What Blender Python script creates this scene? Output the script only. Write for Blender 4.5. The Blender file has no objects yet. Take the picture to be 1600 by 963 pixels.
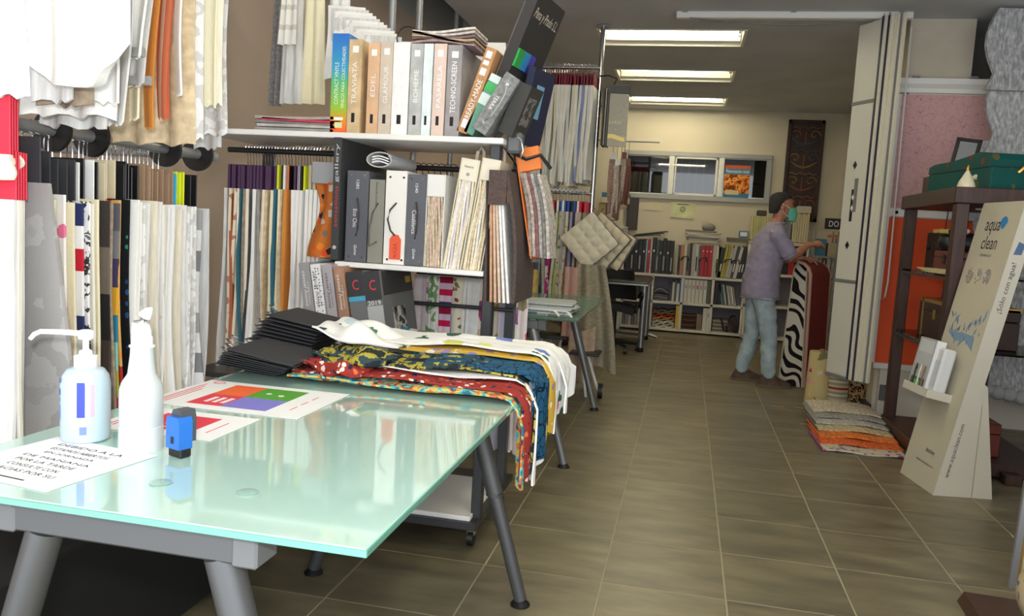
import bpy, bmesh, math, random
from mathutils import Vector, Matrix, noise
random.seed(7)
SC = bpy.context.scene
COL = SC.collection

# ---------------------------------------------------------------- camera
F, YAW, PITCH, ROLL = 1265.22, 0.206765, 0.10087, 0.057793
CAMP = Vector((0, 0, 1.2995))
_cy, _sy, _cp, _sp = math.cos(YAW), math.sin(YAW), math.cos(PITCH), math.sin(PITCH)
_f = Vector((-_sy*_cp, _cy*_cp, -_sp)); _r0 = Vector((_cy, _sy, 0)); _u0 = _r0.cross(_f)
_r = math.cos(ROLL)*_r0 + math.sin(ROLL)*_u0
_u = -math.sin(ROLL)*_r0 + math.cos(ROLL)*_u0
cam = bpy.data.cameras.new('camera'); camo = bpy.data.objects.new('camera', cam); COL.objects.link(camo)
cam.sensor_width = 36; cam.lens = F/1600*36; cam.clip_start = .05; cam.clip_end = 100
camo.matrix_world = Matrix(((_r.x, _u.x, -_f.x, CAMP.x), (_r.y, _u.y, -_f.y, CAMP.y), (_r.z, _u.z, -_f.z, CAMP.z), (0, 0, 0, 1)))
SC.camera = camo
# ---------------------------------------------------------------- world, flash, exposure
W = bpy.data.worlds.new('world'); SC.world = W; W.use_nodes = True
W.node_tree.nodes['Background'].inputs[0].default_value = (.93, .96, 1, 1)
W.node_tree.nodes['Background'].inputs[1].default_value = 2.5
fl = bpy.data.lights.new('camera_flash', 'AREA'); fl.shape = 'DISK'; fl.size = .09; fl.energy = 25; fl.color = (1, .985, .96)
flo = bpy.data.objects.new('camera_flash', fl); COL.objects.link(flo)
flo.location = (-.03, -.03, 1.45); flo.rotation_euler = (math.radians(88), 0, math.radians(13))
SC.view_settings.view_transform = 'Standard'; SC.view_settings.look = 'None'
SC.view_settings.gamma = 1; SC.view_settings.use_curve_mapping = False
SC.view_settings.exposure = 0.0

# pixel of the 1600x963 photo -> point on a plane of known height / distance / side
def _ray(x, y): return _r*((x-800)/F) + _u*((481.5-y)/F) + _f
def PZ(x, y, z): d = _ray(x, y); return CAMP + d*((z-CAMP.z)/d.z)
def PY(x, y, Y): d = _ray(x, y); return CAMP + d*(Y/d.y)
def PX(x, y, X): d = _ray(x, y); return CAMP + d*(X/d.x)

# ---------------------------------------------------------------- materials
def lin(c):
    return tuple(((v/255)/12.92 if v/255 <= .04045 else ((v/255+.055)/1.055)**2.4) for v in c) + (1,)
_M = {}
def _new(name):
    m = bpy.data.materials.new(name); m.use_nodes = True; nt = m.node_tree
    return m, nt, nt.nodes['Principled BSDF']
def N(nt, t, **k):
    n = nt.nodes.new(t)
    for a, v in k.items(): setattr(n, a, v)
    return n
def coords(nt, scale=(1, 1, 1), rot=(0, 0, 0)):
    tc = N(nt, 'ShaderNodeTexCoord'); mp = N(nt, 'ShaderNodeMapping')
    mp.inputs['Scale'].default_value = scale; mp.inputs['Rotation'].default_value = rot
    nt.links.new(tc.outputs['Object'], mp.inputs[0]); return mp.outputs[0]
def ramp(nt, src, cols, interp='CONSTANT', pos=None):
    r = N(nt, 'ShaderNodeValToRGB'); e = r.color_ramp; e.interpolation = interp
    n = len(cols)
    while len(e.elements) < n: e.elements.new(1)
    for i, c in enumerate(cols):
        e.elements[i].position = pos[i] if pos else (i/n if interp == 'CONSTANT' else i/max(1, n-1))
        e.elements[i].color = lin(c)
    nt.links.new(src, r.inputs[0]); return r.outputs[0]
def bumpn(nt, b, src, strength, dist=.01):
    n = N(nt, 'ShaderNodeBump'); n.inputs['Strength'].default_value = strength; n.inputs['Distance'].default_value = dist
    nt.links.new(src, n.inputs['Height']); nt.links.new(n.outputs[0], b.inputs['Normal'])
def mat(name, c, rough=.6, metal=0, var=0, vs=8, bump=0, bs=60, coat=0, emit=None, es=1, alpha=1, trans=0, stretch=(1, 1, 1), rnd=0, spec=.5):
    if name in _M: return _M[name]
    m, nt, b = _new(name); L = nt.links.new
    b.inputs['Base Color'].default_value = lin(c); b.inputs['Roughness'].default_value = rough
    b.inputs['Metallic'].default_value = metal; b.inputs['Coat Weight'].default_value = coat
    b.inputs['Coat Roughness'].default_value = .05; b.inputs['Specular IOR Level'].default_value = spec
    b.inputs['Transmission Weight'].default_value = trans
    b.inputs['Alpha'].default_value = alpha
    if emit: b.inputs['Emission Color'].default_value = lin(emit); b.inputs['Emission Strength'].default_value = es
    if var or bump or rnd:
        co = coords(nt, stretch)
    if var or rnd:
        col = None
        c1 = tuple(max(0, v*(1-var)) for v in c); c2 = tuple(min(255, v*(1+var)) for v in c)
        n = N(nt, 'ShaderNodeTexNoise'); n.inputs['Scale'].default_value = vs; n.inputs['Detail'].default_value = 6
        L(co, n.inputs['Vector']); col = ramp(nt, n.outputs[0], [c1, c, c2], 'LINEAR', [.3, .5, .7])
        if rnd:
            oi = N(nt, 'ShaderNodeObjectInfo'); h = N(nt, 'ShaderNodeHueSaturation')
            mr = N(nt, 'ShaderNodeMapRange'); mr.inputs['To Min'].default_value = 1-rnd; mr.inputs['To Max'].default_value = 1+rnd
            L(oi.outputs['Random'], mr.inputs[0]); L(mr.outputs[0], h.inputs['Value']); L(col, h.inputs['Color']); col = h.outputs[0]
            ad = N(nt, 'ShaderNodeVectorMath', operation='ADD'); L(co, ad.inputs[0]); L(oi.outputs['Random'], ad.inputs[1])
            sc = N(nt, 'ShaderNodeVectorMath', operation='SCALE'); sc.inputs['Scale'].default_value = 37; L(oi.outputs['Random'], sc.inputs[0]); L(sc.outputs[0], ad.inputs[1]); L(ad.outputs[0], n.inputs['Vector'])
        L(col, b.inputs['Base Color'])
    if bump:
        n2 = N(nt, 'ShaderNodeTexNoise'); n2.inputs['Scale'].default_value = bs; n2.inputs['Detail'].default_value = 4
        L(co, n2.inputs['Vector']); bumpn(nt, b, n2.outputs[0], bump)
    _M[name] = m; return m
def pat(name, kind, cols, s=10, rough=.85, dis=1.0):
    """woven / printed cloth: colours only, laid out in the cloth's own metres"""
    if name in _M: return _M[name]
    m, nt, b = _new(name); L = nt.links.new; b.inputs['Roughness'].default_value = rough; b.inputs['Specular IOR Level'].default_value = .2
    oi = N(nt, 'ShaderNodeObjectInfo')
    co = coords(nt)
    sh = N(nt, 'ShaderNodeVectorMath', operation='SCALE'); sh.inputs['Scale'].default_value = 9
    cb = N(nt, 'ShaderNodeCombineXYZ'); [L(oi.outputs['Random'], cb.inputs[i]) for i in range(3)]; L(cb.outputs[0], sh.inputs[0])
    ad = N(nt, 'ShaderNodeVectorMath', operation='ADD'); L(co, ad.inputs[0]); L(sh.outputs[0], ad.inputs[1]); co2 = ad.outputs[0]
    nz = N(nt, 'ShaderNodeTexNoise'); nz.inputs['Scale'].default_value = s*1.5; nz.inputs['Detail'].default_value = 3; L(co2, nz.inputs['Vector'])
    def warped(k):
        sb = N(nt, 'ShaderNodeVectorMath', operation='SCALE'); sb.inputs['Scale'].default_value = k/s; L(nz.outputs['Color'], sb.inputs[0])
        a = N(nt, 'ShaderNodeVectorMath', operation='ADD'); L(co2, a.inputs[0]); L(sb.outputs[0], a.inputs[1]); return a.outputs[0]
    if kind in ('floral', 'dots', 'leopard', 'net'):
        v = N(nt, 'ShaderNodeTexVoronoi'); v.inputs['Scale'].default_value = s
        if kind == 'dots': v.inputs['Randomness'].default_value = .25
        if kind == 'net': v.feature = 'DISTANCE_TO_EDGE'
        L(warped(.0 if kind == 'dots' else .7*dis), v.inputs['Vector'])
        if kind == 'net': col = ramp(nt, v.outputs['Distance'], [cols[1], cols[0]], 'CONSTANT', [0, .045])
        else:
            sp = N(nt, 'ShaderNodeSeparateColor'); L(v.outputs['Color'], sp.inputs[0])
            cc = ramp(nt, sp.outputs[0], cols[1:])
            if kind == 'leopard': mask = ramp(nt, v.outputs['Distance'], [(0, 0, 0), (255, 255, 255), (0, 0, 0)], 'CONSTANT', [0, .28, .52])
            else: mask = ramp(nt, v.outputs['Distance'], [(255, 255, 255), (0, 0, 0)], 'CONSTANT', [0, .3 if kind == 'dots' else .36])
            mx = N(nt, 'ShaderNodeMix', data_type='RGBA'); L(mask, mx.inputs[0]); mx.inputs[6].default_value = lin(cols[0]); L(cc, mx.inputs[7]); col = mx.outputs[2]
    elif kind in ('hbands', 'vbands'):
        sp = N(nt, 'ShaderNodeSeparateXYZ'); L(co, sp.inputs[0])
        mu = N(nt, 'ShaderNodeMath', operation='MULTIPLY'); L(sp.outputs[2 if kind == 'hbands' else 0], mu.inputs[0]); mu.inputs[1].default_value = s
        fr = N(nt, 'ShaderNodeMath', operation='FRACT'); L(mu.outputs[0], fr.inputs[0]); col = ramp(nt, fr.outputs[0], cols)
    elif kind == 'ybands':
        sp = N(nt, 'ShaderNodeSeparateXYZ'); L(co, sp.inputs[0])
        mu = N(nt, 'ShaderNodeMath', operation='MULTIPLY'); L(sp.outputs[1], mu.inputs[0]); mu.inputs[1].default_value = s
        fr = N(nt, 'ShaderNodeMath', operation='FRACT'); L(mu.outputs[0], fr.inputs[0]); col = ramp(nt, fr.outputs[0], cols)
    elif kind == 'zebra':
        n5 = N(nt, 'ShaderNodeTexNoise'); n5.inputs['Scale'].default_value = 3.2; n5.inputs['Detail'].default_value = 1; L(co, n5.inputs['Vector'])
        sc5 = N(nt, 'ShaderNodeVectorMath', operation='SCALE'); sc5.inputs['Scale'].default_value = .34; L(n5.outputs['Color'], sc5.inputs[0]); a5 = N(nt, 'ShaderNodeVectorMath', operation='ADD'); L(co, a5.inputs[0]); L(sc5.outputs[0], a5.inputs[1])
        w = N(nt, 'ShaderNodeTexWave'); w.bands_direction = 'DIAGONAL'; w.inputs['Scale'].default_value = s; w.inputs['Distortion'].default_value = 1.5; w.inputs['Detail'].default_value = 1
        L(a5.outputs[0], w.inputs['Vector']); col = ramp(nt, w.outputs['Fac'], cols, 'CONSTANT', [0, .44])
    elif kind == 'damask':
        v = N(nt, 'ShaderNodeTexVoronoi'); v.feature = 'SMOOTH_F1'; v.inputs['Scale'].default_value = s; L(warped(.9), v.inputs['Vector'])
        col = ramp(nt, v.outputs['Distance'], cols, 'CONSTANT', [i*.22 for i in range(len(cols))])
    elif kind == 'weave':
        n3 = N(nt, 'ShaderNodeTexNoise'); n3.inputs['Scale'].default_value = 1; n3.inputs['Detail'].default_value = 4
        L(coords(nt, (s*4, s*4, s*.7)), n3.inputs['Vector']); col = ramp(nt, n3.outputs[0], cols, 'LINEAR', [.35+.3*i/max(1, len(cols)-1) for i in range(len(cols))])
    else:   # blotch
        n3 = N(nt, 'ShaderNodeTexNoise'); n3.inputs['Scale'].default_value = s; n3.inputs['Detail'].default_value = 5; L(co2, n3.inputs['Vector'])
        k = len(cols); col = ramp(nt, n3.outputs[0], cols, 'CONSTANT', [0]+[.36+.28*i/max(1, k-1) for i in range(1, k)])
    L(col, b.inputs['Base Color'])
    n4 = N(nt, 'ShaderNodeTexNoise'); n4.inputs['Scale'].default_value = 260; L(co, n4.inputs['Vector']); bumpn(nt, b, n4.outputs[0], .25, .003)
    _M[name] = m; return m
def glass_mix(name, tint, gloss=.12, haze=None, hz=.0):
    if name in _M: return _M[name]
    m = bpy.data.materials.new(name); m.use_nodes = True; nt = m.node_tree; nt.nodes.clear(); L = nt.links.new
    o = N(nt, 'ShaderNodeOutputMaterial'); t = N(nt, 'ShaderNodeBsdfTransparent'); t.inputs[0].default_value = lin(tint)
    g = N(nt, 'ShaderNodeBsdfGlossy'); g.inputs['Roughness'].default_value = .02
    fz = N(nt, 'ShaderNodeLayerWeight'); fz.inputs[0].default_value = gloss
    mx = N(nt, 'ShaderNodeMixShader'); L(fz.outputs['Fresnel'], mx.inputs[0]); L(t.outputs[0], mx.inputs[1]); L(g.outputs[0], mx.inputs[2]); out = mx.outputs[0]
    if haze:
        df = N(nt, 'ShaderNodeBsdfDiffuse'); df.inputs[0].default_value = lin(haze); m2 = N(nt, 'ShaderNodeMixShader'); m2.inputs[0].default_value = hz; L(out, m2.inputs[1]); L(df.outputs[0], m2.inputs[2]); out = m2.outputs[0]
    L(out, o.inputs[0])
    _M[name] = m; return m

# ---------------------------------------------------------------- mesh building
def frame_of(d):
    d = Vector(d).normalized(); a = Vector((0, 0, 1)) if abs(d.z) < .9 else Vector((1, 0, 0))
    x = a.cross(d).normalized(); return x, d.cross(x)
class MB:
    def __init__(s): s.v = []; s.f = []; s.mi = []; s.k = 0
    def add(s, vs, fs, T=None):
        b = len(s.v)
        s.v += [tuple(T @ Vector(v)) if T else tuple(v) for v in vs]
        s.f += [tuple(b+i for i in f) for f in fs]; s.mi += [s.k]*len(fs); return s
    def box(s, lo, hi, b=0, T=None):
        lo = Vector(lo); hi = Vector(hi)
        if not b:
            vs = [(x, y, z) for x in (lo.x, hi.x) for y in (lo.y, hi.y) for z in (lo.z, hi.z)]
            return s.add(vs, [(0, 1, 3, 2), (4, 6, 7, 5), (0, 4, 5, 1), (2, 3, 7, 6), (0, 2, 6, 4), (1, 5, 7, 3)], T)
        c = (lo+hi)/2; h = (hi-lo)/2; b = min(b, h.x*.9, h.y*.9, h.z*.9); vs = []; ix = {}
        for sx in (-1, 1):
            for sy in (-1, 1):
                for sz in (-1, 1):
                    for a in range(3):
                        q = [h.x-b, h.y-b, h.z-b]; q[a] += b; ix[sx, sy, sz, a] = len(vs)
                        vs.append((c.x+sx*q[0], c.y+sy*q[1], c.z+sz*q[2]))
        fs = []
        for a in range(3):
            o = [i for i in range(3) if i != a]
            for sg in (-1, 1):
                r = []
                for p, q in ((-1, -1), (1, -1), (1, 1), (-1, 1)):
                    k = [0, 0, 0]; k[a] = sg; k[o[0]] = p; k[o[1]] = q; r.append(ix[k[0], k[1], k[2], a])
                fs.append(tuple(r))
            for p in (-1, 1):
                for q in (-1, 1):
                    k1 = [0, 0, 0]; k1[o[0]] = p; k1[o[1]] = q; k2 = list(k1); k1[a] = -1; k2[a] = 1
                    fs.append((ix[(*k1, o[0])], ix[(*k2, o[0])], ix[(*k2, o[1])], ix[(*k1, o[1])]))
        for sx in (-1, 1):
            for sy in (-1, 1):
                for sz in (-1, 1): fs.append(tuple(ix[sx, sy, sz, a] for a in range(3)))
        return s.add(vs, fs, T)
    def cyl(s, a, b, r, r2=None, n=14, cap=True):
        a = Vector(a); b = Vector(b); r2 = r if r2 is None else r2; x, y = frame_of(b-a)
        vs = []; fs = []
        for p, q in ((a, r), (b, r2)):
            for i in range(n):
                t = 2*math.pi*i/n; vs.append(p+x*(q*math.cos(t))+y*(q*math.sin(t)))
        for i in range(n): fs.append((i, (i+1) % n, n+(i+1) % n, n+i))
        if cap: fs += [tuple(range(n))[::-1], tuple(range(n, 2*n))]
        return s.add(vs, fs)
    def tube(s, pts, r, n=6, closed=False):
        pts = [Vector(p) for p in pts]; vs = []; fs = []; m = len(pts)
        for i, p in enumerate(pts):
            d = (pts[(i+1) % m]-pts[i-1]) if closed or 0 < i < m-1 else (pts[1]-pts[0] if i == 0 else pts[-1]-pts[-2])
            x, y = frame_of(d); rr = r[i] if isinstance(r, (list, tuple)) else r
            for k in range(n): t = 2*math.pi*k/n; vs.append(p+x*(rr*math.cos(t))+y*(rr*math.sin(t)))
        for i in range(m if closed else m-1):
            j = (i+1) % m
            for k in range(n): fs.append((i*n+k, i*n+(k+1) % n, j*n+(k+1) % n, j*n+k))
        if not closed: fs += [tuple(range(n))[::-1], tuple(range((m-1)*n, m*n))]
        return s.add(vs, fs)
    def lathe(s, prof, n=24, c=(0, 0, 0), T=None):
        vs = []; fs = []
        for r, z in prof:
            for k in range(n): t = 2*math.pi*k/n; vs.append((c[0]+r*math.cos(t), c[1]+r*math.sin(t), c[2]+z))
        for i in range(len(prof)-1):
            for k in range(n): fs.append((i*n+k, i*n+(k+1) % n, (i+1)*n+(k+1) % n, (i+1)*n+k))
        fs += [tuple(range(n))[::-1], tuple(range((len(prof)-1)*n, len(prof)*n))]
        return s.add(vs, fs, T)
    def prism(s, poly, a, b, T=None):
        """poly in local xz, extruded along y from a to b"""
        n = len(poly); vs = [(p[0], a, p[1]) for p in poly]+[(p[0], b, p[1]) for p in poly]
        fs = [tuple(range(n)), tuple(range(n, 2*n))[::-1]]+[(i, n+i, n+(i+1) % n, (i+1) % n) for i in range(n)]
        return s.add(vs, fs, T)
    def sheet(s, fn, nu, nv, t):
        """two-sided cloth: fn(u,v)->point, thickness t along the local normal"""
        P = [[Vector(fn(i/nu, j/nv)) for i in range(nu+1)] for j in range(nv+1)]
        A = []; B = []
        for j in range(nv+1):
            for i in range(nu+1):
                du = P[j][min(i+1, nu)]-P[j][max(i-1, 0)]; dv = P[min(j+1, nv)][i]-P[max(j-1, 0)][i]
                n = du.cross(dv); n = n.normalized() if n.length > 1e-9 else Vector((0, 1, 0))
                A.append(P[j][i]+n*t/2); B.append(P[j][i]-n*t/2)
        w = nu+1; m = len(A); fs = []
        for j in range(nv):
            for i in range(nu):
                a = j*w+i; fs += [(a, a+1, a+w+1, a+w), (m+a, m+a+w, m+a+w+1, m+a+1)]
        for i in range(nu): fs += [(i, m+i, m+i+1, i+1), (nv*w+i, nv*w+i+1, m+nv*w+i+1, m+nv*w+i)]
        for j in range(nv): fs += [(j*w, (j+1)*w, m+(j+1)*w, m+j*w), (j*w+nu, m+j*w+nu, m+(j+1)*w+nu, (j+1)*w+nu)]
        return s.add(A+B, fs)
    def ball(s, c, r, n=10, m=7):
        rx, ry, rz = r if isinstance(r, (tuple, list)) else (r, r, r)
        vs = [(c[0], c[1], c[2]-rz)]; fs = []
        for j in range(1, m):
            t = math.pi*j/m-math.pi/2
            for i in range(n):
                a = 2*math.pi*i/n; vs.append((c[0]+rx*math.cos(t)*math.cos(a), c[1]+ry*math.cos(t)*math.sin(a), c[2]+rz*math.sin(t)))
        vs.append((c[0], c[1], c[2]+rz)); e = len(vs)-1
        for i in range(n): fs += [(0, 1+(i+1) % n, 1+i), (e, e-n+i, e-n+(i+1) % n)]
        for j in range(m-2):
            for i in range(n): a = 1+j*n+i; b = 1+j*n+(i+1) % n; fs.append((a, b, b+n, a+n))
        return s.add(vs, fs)
    def mesh(s, name, mats, smooth=False):
        me = bpy.data.meshes.new(name); me.from_pydata(s.v, [], s.f)
        for m in (mats if isinstance(mats, (list, tuple)) else [mats]): me.materials.append(m)
        me.polygons.foreach_set('material_index', s.mi)
        bm = bmesh.new(); bm.from_mesh(me); bmesh.ops.recalc_face_normals(bm, faces=bm.faces); bm.to_mesh(me); bm.free()
        if smooth:
            me.polygons.foreach_set('use_smooth', [True]*len(me.polygons)); me.set_sharp_from_angle(angle=math.radians(smooth if smooth is not True else 40))
        me.update(); return me
    def build(s, name, mats, parent=None, smooth=False, loc=None, rot=None):
        return link(name, s.mesh(name, mats, smooth), parent, loc, rot)
def link(name, me, parent=None, loc=None, rot=None, m=None):
    o = bpy.data.objects.new(name, me); COL.objects.link(o)
    if parent: o.parent = parent
    if loc is not None: o.location = loc
    if rot is not None: o.rotation_euler = rot
    if m: o.material_slots[0].link = 'OBJECT'; o.material_slots[0].material = m
    return o
def tag(o, label=None, cat=None, group=None, kind=None):
    if label: o['label'] = label
    if cat: o['category'] = cat
    if group: o['group'] = group
    if kind: o['kind'] = kind
    return o
def thing(name, label, cat, loc=(0, 0, 0), rot=(0, 0, 0), group=None):
    o = bpy.data.objects.new(name, None); COL.objects.link(o); o.location = loc; o.rotation_euler = rot
    o.empty_display_size = .1
    return tag(o, label, cat, group)
def struct(o): o['kind'] = 'structure'; return o
def B(lo, hi, b=0): return MB().box(lo, hi, b)
_T = {}
def text(s, w, h, T, m, parent, name='lettering', shear=0, ext=.0003):
    """flat lettering scaled into a w x h box centred on T (x along the line, z out of the surface)"""
    key = (s, shear, ext)
    if key not in _T:
        cu = bpy.data.curves.new('t', 'FONT'); cu.body = s; cu.size = 1; cu.extrude = 0; cu.shear = shear; cu.resolution_u = 2; cu.align_x = 'CENTER'
        o = bpy.data.objects.new('t', cu); COL.objects.link(o); dg = bpy.context.evaluated_depsgraph_get()
        me = bpy.data.meshes.new_from_object(o.evaluated_get(dg)); bpy.data.objects.remove(o); bpy.data.curves.remove(cu)
        xs = [v.co.x for v in me.vertices]; ys = [v.co.y for v in me.vertices]
        _T[key] = ([v.co.copy() for v in me.vertices], [tuple(p.vertices) for p in me.polygons], min(xs), max(xs), min(ys), max(ys)); bpy.data.meshes.remove(me)
    vs, fs, x0, x1, y0, y1 = _T[key]
    sx = w/(x1-x0) if w else h/(y1-y0); sy = h/(y1-y0) if h else w/(x1-x0)
    me = bpy.data.meshes.new(name); me.from_pydata([T @ Vector(((v.x-(x0+x1)/2)*sx, (v.y-(y0+y1)/2)*sy, ext)) for v in vs], [], fs); me.materials.append(m)
    return link(name, me, parent)
def basis(x, y, o):
    x = Vector(x).normalized(); y = Vector(y).normalized(); z = x.cross(y)
    return Matrix(((x.x, y.x, z.x, o[0]), (x.y, y.y, z.y, o[1]), (x.z, y.z, z.z, o[2]), (0, 0, 0, 1)))
def UPW(o): return basis((0, 0, 1), (-1, 0, 0), o)     # spine text reading upwards, facing -y
def DNW(o): return basis((0, 0, -1), (1, 0, 0), o)     # spine text reading downwards, facing -y
def FLAT(o): return basis((1, 0, 0), (0, 0, 1), o)     # upright text facing -y

WHITE = (236, 234, 228)
CHROME = mat('chrome', (200, 202, 205), .18, 1); STEEL = mat('grey steel', (150, 152, 155), .35, .45); DKSTEEL = mat('dark steel', (72, 73, 76), .4, .6)
BLACK = mat('black plastic', (22, 22, 24), .45); WPAINT = mat('white paint', (226, 226, 222), .45); CARD = mat('charcoal card', (52, 53, 57), .7)
PAPER = mat('white paper', (240, 240, 238), .8); INK = mat('black print', (30, 30, 32), .8); WINK = mat('white print', (238, 238, 236), .7)

# ================================================================ the shop's shell
GROUT = mat('grout', (168, 158, 130), .8)
TILE = mat('stone tile', (112, 104, 82), .36, var=.16, vs=3.5, bump=.06, bs=25, stretch=(1, 3, 1), rnd=.13)
floor = struct(B((-2.4, 0, -.08), (3.2, 11.4, -.0012)).build('floor', GROUT))
tme = B((-.2221, -.2221, -.02), (.2221, .2221, 0), .001).mesh('tile', TILE)
for c in range(-5, 7):
    for r in range(-16, 8):
        link('tile', tme, floor, (-.212+.45*c+.225, 4.273-.45*r+.225, 0))
CEIL = mat('ceiling paint', (198, 201, 206), .9, var=.03, vs=2, bump=.1, bs=5)
LY = [(2.2, 2.78), (4.25, 4.83), (7.05, 7.62), (8.74, 9.32), (10.42, 10.98)]; LX = (-.87, .34)  # first two spans hold out-of-view lights added to brighten the front
m = MB(); ys = [0]+[v for p in LY for v in p]+[11.4]
for i in range(len(ys)-1):
    if i % 2 == 0: m.box((-1.97, ys[i], 3.0), (3.2, ys[i+1], 3.1))
    else: m.box((-1.97, ys[i], 3.0), (LX[0], ys[i+1], 3.1)); m.box((LX[1], ys[i], 3.0), (3.2, ys[i+1], 3.1))
ceiling = struct(m.build('ceiling', CEIL))
BEIGE = mat('beige wall paint', (204, 196, 176), .85, var=.02, vs=1.5); TAUPE = mat('taupe wall paint', (200, 182, 168), .85, var=.02, vs=1)
LGREY = mat('light grey paint', (176, 178, 180), .85)
# back wall with an opening for the interior window
wx0, wx1, wz0, wz1 = -.93, 1.03, 1.79, 2.43
m = MB(); m.box((-2.4, 11.4, 0), (wx0, 11.5, 3.0)); m.box((wx1, 11.4, 0), (2.0, 11.5, 3.0)); m.box((wx0, 11.4, 0), (wx1, 11.5, wz0)); m.box((wx0, 11.4, wz1), (wx1, 11.5, 3.0))
struct(m.build('wall_back', BEIGE))
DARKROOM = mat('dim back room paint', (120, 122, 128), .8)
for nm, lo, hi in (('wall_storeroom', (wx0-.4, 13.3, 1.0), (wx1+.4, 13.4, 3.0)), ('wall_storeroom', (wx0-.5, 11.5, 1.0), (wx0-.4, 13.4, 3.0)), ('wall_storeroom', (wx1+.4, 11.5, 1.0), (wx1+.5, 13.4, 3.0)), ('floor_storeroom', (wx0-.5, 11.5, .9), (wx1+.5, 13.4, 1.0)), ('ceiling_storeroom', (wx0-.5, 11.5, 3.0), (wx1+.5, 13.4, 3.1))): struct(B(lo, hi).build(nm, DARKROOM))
struct(B((-2.5, 0, 0), (-2.4, 11.5, 3.0)).build('wall_left', TAUPE))
m = MB(); m.box((-2.5, 0, 3.0), (-2.4, 11.5, 3.55)); m.box((-2.5, 0, 3.5), (-1.9, 11.5, 3.6)); m.box((-1.97, 0, 3.1), (-1.93, 11.5, 3.5)); m.box((-2.4, 8.2, 2.66), (-1.75, 8.4, 3.5))
struct(m.build('trim_1', LGREY))
struct(B((1.95, 7.1, 0), (2.05, 11.5, 3.0)).build('wall_right', BEIGE))
struct(B((3.2, 0, 0), (3.3, 7.3, 3.0)).build('wall_side', BEIGE))
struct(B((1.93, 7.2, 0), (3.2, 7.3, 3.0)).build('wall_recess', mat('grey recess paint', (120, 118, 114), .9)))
# pillar and the partition wall with papered bands
PIL = mat('cream pillar paint', (198, 190, 172), .85, var=.02)
struct(B((1.5, 6.67, 0), (1.95, 7.12, 3.0)).build('wall_pillar', PIL))
m, nt, b = _new('pink crackle wallpaper'); b.inputs['Roughness'].default_value = .85
v = N(nt, 'ShaderNodeTexVoronoi', feature='DISTANCE_TO_EDGE'); v.inputs['Scale'].default_value = 19
nz = N(nt, 'ShaderNodeTexNoise'); nz.inputs['Scale'].default_value = 9; cc = coords(nt); nt.links.new(cc, nz.inputs['Vector'])
ad = N(nt, 'ShaderNodeMix', data_type='VECTOR'); ad.inputs[0].default_value = .22; nt.links.new(cc, ad.inputs[4]); nt.links.new(nz.outputs['Color'], ad.inputs[5]); nt.links.new(ad.outputs[1], v.inputs['Vector'])
nt.links.new(ramp(nt, v.outputs['Distance'], [(168, 122, 124), (206, 164, 164)], 'CONSTANT', [0, .014]), b.inputs['Base Color']); PINK = m
ORANGE = mat('orange wall paint', (226, 84, 36), .7)
wp = struct(B((1.53, 6.62, 0), (3.2, 6.668, 2.5)).build('wall_partition', mat('pale wall paint', (208, 202, 190), .85)))
B((1.47, 6.612, 1.6), (3.2, 6.62, 2.44)).build('wallpaper_band', PINK, wp)
B((1.47, 6.61, .42), (3.2, 6.62, 1.53)).build('painted_band', ORANGE, wp)
B((1.455, 6.6, .42), (1.475, 6.67, 2.44)).build('edge_strip', WPAINT, wp)
struct(MB().prism([(0, 0), (-.03, 0), (-.035, .03), (-.06, .06), (-.062, .1), (0, .1)], 0, 1.75, Matrix.Translation((1.43, 6.62, 2.45)) @ Matrix.Rotation(math.radians(-90), 4, 'Z') @ Matrix.Scale(-1, 4, (1, 0, 0))).build('trim_2', WPAINT))
struct(B((1.455, 6.59, 1.535), (3.2, 6.62, 1.6), .004).build('trim_3', WPAINT))
struct(B((1.47, 6.592, .375), (3.2, 6.62, .42), .004).build('trim_4', WPAINT))
m = MB()
for k in range(2): m.cyl((1.5+.02, 6.585, 1.567), (1.52, 6.592, 1.567), .012)
m.build('screw_cap', DKSTEEL, wp)
for bx in (1.53, 1.92): B((bx, 6.56, 2.555), (bx+.05, 6.6, 2.57), .003).build('pelmet_clip', STEEL, wp)
struct(B((1.46, 6.655, 0), (1.5, 7.1, .08), .003).build('baseboard_pillar', mat('dark baseboard', (52, 50, 48), .6)))
sk = MB(); sk.box((1.535, 6.588, .13), (1.60, 6.62, .25), .004); sk.box((1.55, 6.58, .15), (1.60, 6.588, .23)); tag(sk.build('wall_socket', [mat('grey socket', (96, 98, 102), .5)]), 'grey power socket low on the pale wall beside the dark post', 'socket')

# interior window in the back wall
wn = struct(B((wx0, 11.36, wz0), (wx1, 11.46, wz0+.06)).build('window_1', mat('aluminium', (150, 150, 146), .45, .5)))
AL = _M['aluminium']
for nm, lo, hi in (('frame_head', (wx0, 11.36, wz1-.06), (wx1, 11.46, wz1)), ('frame_jamb', (wx0, 11.36, wz0+.06), (wx0+.05, 11.46, wz1-.06)), ('frame_jamb', (wx1-.07, 11.36, wz0+.06), (wx1, 11.46, wz1-.06))): B(lo, hi, .004).build(nm, AL, wn)
pz0, pz1 = wz0+.06, wz1-.06
xs = [wx0+.05, -.28, .38, wx1-.07]
for x in (-.28, .38): B((x-.035, 11.35, pz0), (x+.035, 11.45, pz1), .004).build('mullion', WPAINT, wn)
GLASS = glass_mix('window glass', (176, 182, 184), .5)
for i in range(3):
    a = xs[i]+(.035 if i else 0); c = xs[i+1]-(.035 if i < 2 else 0)
    B((a, 11.40, pz0), (c, 11.405, pz1)).build('pane', GLASS, wn)
    B((a, 11.385, pz0), (c, 11.4, pz0+.012)).build('glazing_bead', WPAINT, wn); B((a, 11.385, pz1-.012), (c, 11.4, pz1)).build('glazing_bead', WPAINT, wn)
sash = MB(); a, c = -.235, .335
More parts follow.
